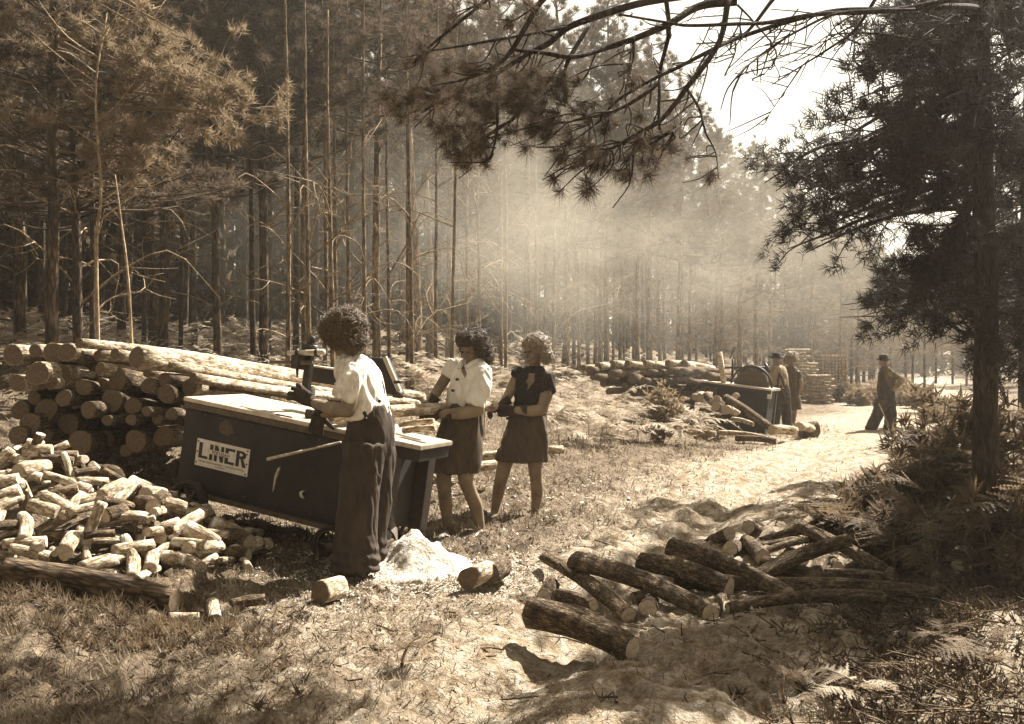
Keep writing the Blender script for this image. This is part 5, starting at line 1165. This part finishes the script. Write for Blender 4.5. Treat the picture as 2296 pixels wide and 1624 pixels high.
    def hand(s, n, w, u, nrm, z=1.0, curl=.6, spread=.1, cuff=.07, flip=1, r=.0115):
        u = unit(np.array(u, float)); nrm = np.array(nrm, float); nrm = unit(nrm - u * nrm.dot(u)); sd = np.cross(u, nrm) * flip; g = s.g(n)
        for q in (-.024, -.008, .008, .024): g.tube([w - u * .01 + sd * q * .7, w + u * .04 * z + sd * q * z, w + u * .092 * z + sd * q * 1.25 * z, w + u * .10 * z + sd * q * 1.25 * z], np.array([.016, .017, .015, .006]) * z, 8)
        for i, (q, l) in enumerate([(-.034, .072), (-.012, .084), (.011, .079), (.033, .060)]):
            b = w + u * .088 * z + sd * q * z; d = unit(u + sd * q / .034 * spread); P = [b - d * .02, b]; ang = curl * .45
            for t in range(3): d2 = unit(d * math.cos(ang) + nrm * math.sin(ang)); P.append(P[-1] + d2 * l * (.42, .33, .25)[t] * z); ang += curl
            C_ = crom(np.array(P), 14); C_ = np.vstack([C_, C_[-1] + (C_[-1] - C_[-2]) * .6]); g.tube(C_, np.concatenate([np.linspace(r * 1.1, r * .85, 14), [r * .35]]) * z, 8)
        b = w + u * .02 * z - sd * .024 * z; d = unit(u * .6 - sd * .75 + nrm * .35); P = [b, b + d * .045 * z, b + d * .045 * z + unit(d + nrm * .6 + u * .3) * .035 * z, b + d * .045 * z + unit(d + nrm * .9 + u * .5) * .06 * z]; C_ = crom(np.array(P), 12); g.tube(C_, np.linspace(.017, .009, 12) * z, 8)
        if cuff: g.tube([w + u * .015, w - u * cuff * .5, w - u * cuff], [.030, .036, .043], 12)
    def curls(s, name, mat, c, M, rad, n, cr, thick, sd, keep, loose=1.0, base=True, turns=1.6):
        rg = np.random.RandomState(sd); g = Geo()
        if base:
            gg = Fig.__new__(Fig); gg.L = {'b': g}; gg.ell('b', c, np.array(rad) * .90, M)
        M = np.array(M); cnt = 0
        while cnt < n:
            v = unit(rg.normal(size=3))
            if not keep(v): continue
            cnt += 1; p = c + M @ (v * rad * rg.uniform(.86, 1.06)); o = M @ unit(v / rad); t1 = unit(np.cross(o, rg.normal(size=3))); t2 = np.cross(o, t1); r = cr * rg.uniform(.45, 1.7) ; th = np.linspace(0, 2 * math.pi * turns * rg.uniform(.6, 1.2), 12)
            ax = unit(o * .35 * loose + np.array([0, 0, -.5]) + rg.normal(size=3) * .5)
            P = p + (np.cos(th)[:, None] * t1 + np.sin(th)[:, None] * o * .8) * r + ax * (th / 6.28)[:, None] * r * .9
            g.tube(P, np.linspace(thick, thick * .45, 12) * rg.uniform(.7, 1.2), 4, False)
        for k in range(n // 7):                                         # loose wisps
            v = unit(rg.normal(size=3))
            if not keep(v): continue
            p = c + M @ (v * rad * .95); o = M @ unit(v / rad); q = p + o * cr * rg.uniform(.8, 2.2) + rg.normal(size=3) * cr
            g.tube(crom([p, (p + q) / 2 + rg.normal(size=3) * cr * .6, q, q + rg.normal(size=3) * cr], 8), np.linspace(thick * .7, thick * .3, 8), 4, False)
        return g.build(name, MT[mat], s.root)
I3 = np.eye(3)
# --- curly haired woman in dungarees, hands on the log at the saw
A = Fig(6.55, (805, 1300), (-.82, .57), 'woman with a mop of curly hair in a pale shirt and dark dungarees')
A.tube('body', [(800, 842, 0), (812, 880, 0), (826, 930, 0), (828, 990, 0)], [36, 32, 28, 26]); A.tube('body', [(792, 822, 0), (784, 800, 0), (776, 772, 0)], [21, 18, 18])
A.tube('body', [(797, 832, -.12), (788, 880, -.16), (780, 920, -.17)], [19, 17.5, 16]); A.tube('body', [(780, 920, -.17), (746, 917, .05), (706, 904, .34)], [16.5, 16.5, 11])
A.tube('body', [(804, 832, .14), (782, 916, .22)], [18, 15]); A.tube('body', [(782, 916, .22), (752, 924, .32), (718, 928, .42)], [15, 14, 11])
for dd, x in ((-.08, 0), (.10, 22)): A.tube('body', [(822 + x, 985, dd), (806 + x * .9, 1110, dd), (802 + x * .7, 1270, dd)], [26, 20, 14])
c, f, sd, u = A.head(769, 752, -.01, (-.80, .52, -.30))
remeshed(A.L['body'], 'body', 'skin', A.root, .0085, 3)
A.loft('shirt', [(788, 797, 0, 22, 20), (793, 808, 0, 44, 27), (801, 830, 0, 60, 37), (808, 860, 0, 59, 41), (815, 888, 0, 54, 42), (821, 910, 0, 55, 48), (820, 928, 0, 59, 52), (820, 940, 0, 60, 53)])
A.tube('shirt', [(798, 824, -.12), (787, 856, -.165), (768, 893, -.17)], [25, 27, 28], False); A.tube('shirt', [(804, 826, .15), (782, 890, .22)], [25, 26], False)
sh = remeshed(A.L['shirt'], 'shirt', 'shirt_pale', A.root, .009, 3, .011, (15, 15, 4), 1)
A.loft('d', [(830, 908, 0, 50, 41), (832, 940, 0, 56, 46), (832, 980, 0, 60, 50), (828, 1010, 0, 58, 48), (824, 1030, 0, 50, 44)])
A.tube('d', [(816, 995, -.07), (806, 1095, -.09), (798, 1190, -.09), (796, 1276, -.10)], [48, 42, 44, 54], False); A.tube('d', [(844, 995, .08), (842, 1100, .10), (830, 1190, .12), (830, 1268, .13)], [44, 38, 36, 42], False)
remeshed(A.L['d'], 'dungarees', 'denim', A.root, .010, 2, .012, (11, 11, 5), 2, .009, (.12, .16, 95))
for nm, x, y, dd in (('boot', 794, 1292, -.10), ('boot', 834, 1284, .13)):
    q = A.p(x, y, dd); gg = Geo(); P = np.array([q - A.f * .07 + [0, 0, .02], q + [0, 0, .02], q + A.f * .10 + [0, 0, .0], q + A.f * .17 - [0, 0, .004]]); gg.tube(crom(P, 16), np.interp(np.linspace(0, 1, 16), [0, .15, .5, .9, 1], [.028, .048, .050, .040, .015]), 12); gg.build(nm, MT['shoe'], A.root)
gg = Geo(); q = A.p(851, 900, -.18); gg.tube([q, q + np.array([.0, -.006, 0])], [.011, .011], 10); gg.build('button', MT['button'], A.root)
for dd0, pts in ((1, [(860, 912, .02), (853, 860, .02), (828, 812, .05)]),):
    A.tube('s%d' % dd0, pts, [7, 7, 6], False, 8); A.L['s%d' % dd0].build('shoulder_strap', MT['denim'], A.root)
A.hand('g1', A.p(700, 901, .36), (-.80, .30, .42), (.1, .85, -.5), 1.25, .40, .25, .09, 1, .0125); remeshed(A.L['g1'], 'glove', 'glove', A.root, .0045, 2, .002, (40, 40, 40), 3)
A.hand('g2', A.p(716, 926, .40), (-.25, .25, -.95), (.3, .9, .1), 1.15, .5, .12, .09, -1, .0125); remeshed(A.L['g2'], 'glove', 'glove', A.root, .0045, 2, .002, (40, 40, 40), 4)
M = np.stack([sd, f, u], 1)
A.curls('hair', 'hair_dark', c - f * .016 + u * .040, M, np.array([.114, .138, .110]), 2600, .015, .0026, 5, lambda v: v[2] > -.85 and not (v[1] > .72 and v[2] < .0))
A.curls('hair_lock', 'hair_dark', c - f * .075 - u * .035, M, np.array([.085, .062, .075]), 900, .016, .0027, 15, lambda v: True, .8)
# --- woman in the pale blouse
B = Fig(8.25, (1042, 1204), (-.55, -.83), 'woman in a pale buttoned blouse and short brown skirt with rolled dark hair')
B.tube('body', [(1056, 840, 0), (1048, 880, 0), (1036, 930, 0), (1030, 985, 0)], [30, 28, 28, 30]); B.tube('body', [(1060, 828, 0), (1062, 805, .01), (1061, 785, .01)], [16, 13, 13])
B.tube('body', [(1020, 816, .09), (998, 850, .06), (976, 884, .0)], [14, 13, 11.5]); B.tube('body', [(976, 884, .0), (965, 905, -.12)], [11.5, 9.5])
B.tube('body', [(1080, 836, -.09), (1076, 880, -.13), (1072, 918, -.16)], [16, 15, 14.5]); B.tube('body', [(1072, 919, -.16), (1034, 927, -.20), (992, 929, -.21)], [15, 14.5, 10])
B.tube('body', [(1008, 985, .06), (996, 1060, .03), (997, 1104, .0), (1000, 1135, .05), (1004, 1190, .06)], [28, 18, 15.5, 15.5, 9]); B.tube('body', [(1038, 985, -.06), (1043, 1065, -.09), (1054, 1104, -.07), (1067, 1136, .0), (1079, 1190, .02)], [28, 18, 15.5, 16, 9.5])
B.tube('body', [(1004, 1192, .05), (997, 1200, -.02), (988, 1206, -.10)], [10, 10, 7]); B.tube('body', [(1079, 1192, .02), (1070, 1202, -.06), (1059, 1209, -.13)], [10, 10, 7])
c, f, sd, u = B.head(1058, 784, -.02, (-.58, -.76, -.36)); remeshed(B.L['body'], 'body', 'skin', B.root, .0085, 3)
B.loft('b', [(1062, 806, 0, 18, 15), (1060, 815, 0, 36, 19), (1056, 832, 0, 50, 26), (1052, 860, 0, 49, 31), (1043, 888, 0, 44, 31), (1037, 914, 0, 39, 28)])
B.tube('b', [(1080, 828, -.08), (1079, 864, -.13), (1064, 909, -.155)], [20, 22, 23], False); B.tube('b', [(1022, 812, .08), (1001, 846, .07)], [18, 18], False)
remeshed(B.L['b'], 'blouse', 'blouse_pale', B.root, .009, 3, .010, (14, 14, 5), 5)
B.loft('s', [(1038, 904, 0, 41, 30), (1036, 940, 0, 48, 36), (1030, 985, 0, 56, 42), (1021, 1028, 0, 62, 48), (1015, 1057, 0, 64, 50)], 32, .05, 6)
remeshed(B.L['s'], 'skirt', 'skirt', B.root, .010, 1, .015, (12, 12, 3), 6)
for q in (-1, 1):
    P = [B.p(1062, 806, 0) + B.lat * q * .07 - B.f * .03, B.p(1060, 812, 0) + B.lat * q * .055 + B.f * .06, B.p(1052, 826, 0) + B.lat * q * .03 + B.f * .085]; gg = Geo(); gg.tube(crom(P, 10), np.linspace(.016, .022, 10), 8); gg.build('collar', MT['blouse_pale'], B.root)
for x, y in ((1040, 826), (1027, 851), (1017, 876)):
    q = B.p(x, y, -.115); gg = Geo(); gg.tube([q, q + B.f * .02], [.011, .010], 10); gg.build('button', MT['button'], B.root)
B.hand('g1', B.p(966, 906, -.12), (-.55, -.1, -.75), (.55, .15, -.6), 1.15, .7, .1, .07, 1, .0125); remeshed(B.L['g1'], 'glove', 'glove', B.root, .0048, 2, .002, (40, 40, 40), 7)
B.hand('g2', B.p(988, 928, -.20), (-.95, .12, .15), (.1, .9, .35), 1.2, .65, .1, .09, -1, .0125); remeshed(B.L['g2'], 'glove', 'glove', B.root, .0048, 2, .002, (40, 40, 40), 8)
M = np.stack([sd, f, u], 1); g = Geo(); rg = np.random.RandomState(3); gg = Fig.__new__(Fig); gg.L = {'b': g}; gg.ell('b', c - f * .026 + u * .036, np.array([.090, .098, .098]), M); gg.ell('b', c - f * .07 + sd * .03 - u * .02, np.array([.062, .055, .075]), M)
def roll(P, r, n=26):
    C_ = crom(np.array(P), n); T_, A2, B2 = frames(C_); th = np.linspace(0, 9, n)
    for k in range(34):
        ph = k * 6.283 / 34 + rg.normal() * .08; o = (np.cos(th * .5 + ph)[:, None] * A2 + np.sin(th * .5 + ph)[:, None] * B2) * r * rg.uniform(.90, 1.16); g.tube(C_ + o, np.full(n, r * rg.uniform(.06, .13)), 4, False)
    g.tube(C_, np.full(n, r * .93), 10)
X = lambda a, b, z: c + sd * a + f * b + u * z
g.build('hair', MT['hair_brown'], B.root)
B.curls('hair_wave', 'hair_brown', c - f * .026 + u * .036, M, np.array([.098, .105, .106]), 1500, .026, .0034, 31, lambda v: v[2] > -.7 and not (v[1] > .35 and v[2] < .45), .5, False, .7)
B.curls('hair_roll', 'hair_brown', X(.012, .052, .112), M, np.array([.066, .046, .040]), 520, .018, .0032, 32, lambda v: True, .5, True, .9)
B.curls('hair_roll', 'hair_brown', X(.075, -.045, .02), M, np.array([.036, .060, .085]), 520, .020, .0032, 33, lambda v: True, .5, True, .9)
B.curls('hair_roll', 'hair_brown', X(.055, -.075, -.085), M, np.array([.052, .045, .045]), 480, .020, .0032, 34, lambda v: True, .5, True, .9)
# --- fair haired woman in the dark dotted blouse
D = Fig(9.05, (1160, 1172), (-.5, -.86), 'fair haired woman in a dark dotted blouse and short brown skirt')
D.tube('body', [(1197, 856, 0), (1194, 890, 0), (1183, 930, 0), (1176, 985, 0)], [28, 26, 26, 30]); D.tube('body', [(1198, 842, 0), (1200, 820, .01), (1200, 800, .01)], [15, 12.5, 12])
D.tube('body', [(1164, 838, .08), (1149, 868, .04), (1138, 890, -.02)], [13, 12, 10.5]); D.tube('body', [(1138, 890, -.02), (1127, 906, -.14)], [10.5, 9])
D.tube('body', [(1226, 848, -.09), (1224, 885, -.12), (1216, 919, -.15)], [14, 13.5, 13]); D.tube('body', [(1216, 919, -.15), (1190, 922, -.19), (1160, 920, -.21)], [13, 12.5, 9])
D.tube('body', [(1152, 980, .05), (1135, 1030, .02), (1123, 1078, -.02), (1117, 1106, .04), (1108, 1152, .05)], [26, 18, 14.5, 14, 8]); D.tube('body', [(1194, 980, -.05), (1199, 1035, -.06), (1202, 1076, -.05), (1204, 1106, .01), (1198, 1158, .03)], [26, 17, 14, 14, 8])
D.tube('body', [(1108, 1154, .05), (1101, 1162, -.02), (1091, 1170, -.09)], [8.5, 9, 6]); D.tube('body', [(1198, 1160, .03), (1192, 1168, -.05), (1183, 1175, -.12)], [8.5, 9, 6])
c, f, sd, u = D.head(1198, 787, -.02, (-.72, -.66, -.22)); remeshed(D.L['body'], 'body', 'skin', D.root, .0085, 3)
D.loft('b', [(1199, 824, 0, 16, 14), (1197, 834, 0, 34, 18), (1197, 850, 0, 45, 25), (1198, 876, 0, 45, 30), (1191, 905, 0, 41, 28), (1184, 932, 0, 39, 27)])
D.tube('b', [(1170, 830, .07), (1156, 848, .06)], [16, 17], False); D.tube('b', [(1224, 840, -.08), (1226, 880, -.11)], [17, 19], False); remeshed(D.L['b'], 'blouse', 'blouse_dots', D.root, .009, 2, .013, (12, 12, 4), 9)
D.loft('s', [(1184, 922, 0, 41, 28), (1181, 960, 0, 47, 34), (1174, 1000, 0, 56, 42), (1168, 1032, 0, 61, 46)], 32, .05, 6); remeshed(D.L['s'], 'skirt', 'skirt', D.root, .010, 1, .015, (12, 12, 3), 10)
D.hand('g1', D.p(1127, 905, -.14), (-.8, -.1, -.45), (.4, .2, -.7), 1.1, .7, .1, .07, 1, .0125); remeshed(D.L['g1'], 'glove', 'glove', D.root, .005, 2, .002, (40, 40, 40), 11)
D.hand('g2', D.p(1158, 920, -.20), (-.96, .1, -.05), (.1, .9, .3), 1.15, .6, .1, .09, -1, .0125); remeshed(D.L['g2'], 'glove', 'glove', D.root, .005, 2, .002, (40, 40, 40), 12)
M = np.stack([sd, f, u], 1); D.curls('hair', 'hair_fair', c - f * .030 + u * .030, M, np.array([.095, .100, .100]), 1500, .017, .0028, 6, lambda v: v[2] > -.6 and not (v[1] > .30 and v[2] < .35), .6)
D.curls('hair_bun', 'hair_fair', c - f * .055 + sd * .075 - u * .055, M, np.array([.045, .05, .05]), 420, .014, .0026, 7, lambda v: True, .6)
# --- far figures
def hat(fig, c, rb, rc, h, tilt=(0, 0)):
    n = 24; a = np.arange(n) * 6.283 / n; prof = [(rb, -.012), (rb * 1.02, .0), (rc * 1.06, .006), (rc, h * .6), (rc * .88, h), (rc * .4, h * .93), (.001, h * .88)]; V = np.array([[r * math.cos(t), r * math.sin(t) * 1.12, z + .02 * math.cos(t * 2) * (r > rc * 1.2)] for r, z in prof for t in a]); V = V @ np.array(Matrix.Rotation(tilt[0], 3, 'X') @ Matrix.Rotation(tilt[1], 3, 'Y')).T + c
    Q = [[i * n + j, i * n + (j + 1) % n, (i + 1) * n + (j + 1) % n, (i + 1) * n + j] for i in range(len(prof) - 1) for j in range(n)] + [[j, 0 * n + (j + 1) % n, 2 * n + (j + 1) % n, 2 * n + j][::-1] for j in range(n)]; mk('hat', V, np.array(Q), MT['felt'], True, fig.root)
E1 = Fig(21.6, (1749, 962), (-.55, .83), 'woman in a brimmed hat and dungarees working at the far saw')
E1.tube('body', [(1748, 838, 0), (1750, 880, 0)], [14, 14]); E1.tube('body', [(1744, 826, 0), (1743, 812, 0)], [6.5, 6]); E1.tube('body', [(1735, 834, -.1), (1728, 856, .0), (1716, 862, .25)], [7, 6, 4.5]); E1.tube('body', [(1752, 834, .12), (1738, 856, .25), (1724, 862, .4)], [7, 6, 4.5])
c, f, sd, u = E1.head(1742, 806, 0, (-.55, .8, -.25), .98); E1.tube('body', [(1744, 890, 0), (1740, 925, 0), (1734, 960, 0)], [9, 7, 5]); E1.tube('body', [(1757, 890, 0), (1763, 925, 0), (1766, 962, 0)], [9, 7, 5]); remeshed(E1.L['body'], 'body', 'skin', E1.root, .014, 2)
E1.loft('t', [(1744, 820, 0, 9, 8), (1745, 826, 0, 20, 11), (1748, 846, 0, 22, 14), (1750, 876, 0, 20, 15)], 20); E1.tube('t', [(1735, 832, -.1), (1730, 852, -.02)], [8, 8.5], False, 10); E1.tube('t', [(1752, 832, .12), (1742, 852, .22)], [8, 8.5], False, 10); remeshed(E1.L['t'], 'shirt', 'shirt_far', E1.root, .013, 2, .01, (9, 9, 4), 13)
E1.loft('d', [(1750, 862, 0, 20, 15), (1751, 885, 0, 23, 17), (1750, 905, 0, 22, 16)], 20); E1.tube('d', [(1743, 895, -.03), (1739, 928, -.03), (1734, 958, -.03)], [13, 11, 11], False); E1.tube('d', [(1758, 895, .03), (1763, 928, .03), (1767, 962, .03)], [13, 11, 11], False); remeshed(E1.L['d'], 'dungarees', 'denim', E1.root, .015, 2, .014, (9, 9, 4), 14)
for q in (-1, 1): E1.tube('z%d' % q, [(1751 + q * 7, 866, -.14), (1749 + q * 3, 845, -.16), (1746 - q * 6, 826, -.06)], [2.6, 2.6, 2.6], False, 6); E1.L['z%d' % q].build('shoulder_strap', MT['denim'], E1.root)
hat(E1, c + u * .048, .155, .088, .088)
E2 = Fig(22.4, (1775, 952), (-.45, .88), 'bare legged woman with pale curly hair and a dark dress at the far saw')
E2.tube('body', [(1776, 838, 0), (1777, 880, 0), (1777, 905, 0)], [11, 10, 12]); E2.tube('body', [(1774, 828, 0), (1773, 812, 0)], [5.5, 5.5]); E2.tube('body', [(1789, 836, .0), (1796, 862, -.05), (1788, 884, .1)], [5.5, 5, 4]); E2.tube('body', [(1764, 836, .05), (1758, 860, .15)], [5.5, 4.5])
c, f, sd, u = E2.head(1773, 806, 0, (-.5, .85, -.1), .96); E2.tube('body', [(1771, 900, 0), (1770, 928, 0), (1768, 952, 0)], [8, 5.5, 3.6]); E2.tube('body', [(1781, 900, 0), (1781, 928, 0), (1779, 950, 0)], [8, 5.5, 3.6]); remeshed(E2.L['body'], 'body', 'skin', E2.root, .014, 2)
E2.loft('t', [(1774, 822, 0, 7, 7), (1775, 829, 0, 17, 9), (1776, 848, 0, 18, 12), (1777, 874, 0, 15, 11), (1778, 900, 0, 19, 14), (1777, 918, 0, 21, 16)], 20); E2.tube('t', [(1788, 834, 0), (1792, 850, -.02)], [7, 7], False, 10); remeshed(E2.L['t'], 'dress', 'dress', E2.root, .013, 2, .01, (9, 9, 4), 15)
E2.curls('hair', 'hair_fair', c + u * .03 - f * .02, np.stack([sd, f, u], 1), np.array([.115, .12, .12]), 420, .022, .006, 8, lambda v: v[2] > -.7)
E3 = Fig(22.0, (1972, 968), (-1, .08), 'man in a dark hat and dungarees standing with his hands on his hips')
E3.tube('body', [(1987, 842, 0), (1988, 880, 0)], [14, 13]); E3.tube('body', [(1984, 828, 0), (1982, 812, 0)], [6.5, 6]); E3.tube('body', [(1996, 838, -.18), (2021, 853, -.22), (2002, 874, -.2)], [7, 6, 4.5]); E3.tube('body', [(1990, 838, .18), (2004, 855, .24), (1994, 874, .2)], [7, 6, 4.5])
c, f, sd, u = E3.head(1982, 810, 0, (-1, .05, -.08), 1.0); E3.tube('body', [(1982, 895, -.05), (1965, 935, -.05), (1950, 968, -.05)], [9, 7, 5]); E3.tube('body', [(1994, 895, .05), (1995, 935, .05), (1990, 970, .05)], [9, 7, 5]); remeshed(E3.L['body'], 'body', 'skin', E3.root, .014, 2)
E3.loft('t', [(1985, 821, 0, 9, 8), (1987, 828, 0, 22, 11), (1989, 850, 0, 23, 15), (1988, 878, 0, 20, 15)], 20); E3.tube('t', [(1995, 835, -.17), (2013, 849, -.22)], [7, 6.5], False, 10); E3.tube('t', [(1988, 834, .18), (2000, 850, .23)], [7, 6.5], False, 10); remeshed(E3.L['t'], 'shirt', 'shirt_dim', E3.root, .013, 2, .01, (9, 9, 4), 16)
E3.loft('d', [(1979, 834, 0, 15, 7), (1980, 850, 0, 19, 10), (1985, 872, 0, 22, 17), (1987, 895, 0, 23, 18), (1985, 910, 0, 22, 17)], 20); E3.tube('d', [(1980, 900, -.06), (1965, 935, -.06), (1950, 966, -.06)], [15, 12, 12], False); E3.tube('d', [(1994, 900, .06), (1997, 935, .06), (1992, 970, .06)], [14, 12, 12], False); remeshed(E3.L['d'], 'dungarees', 'denim', E3.root, .015, 2, .014, (9, 9, 4), 17)
hat(E3, c + u * .05, .15, .088, .095, (.05, -.08))
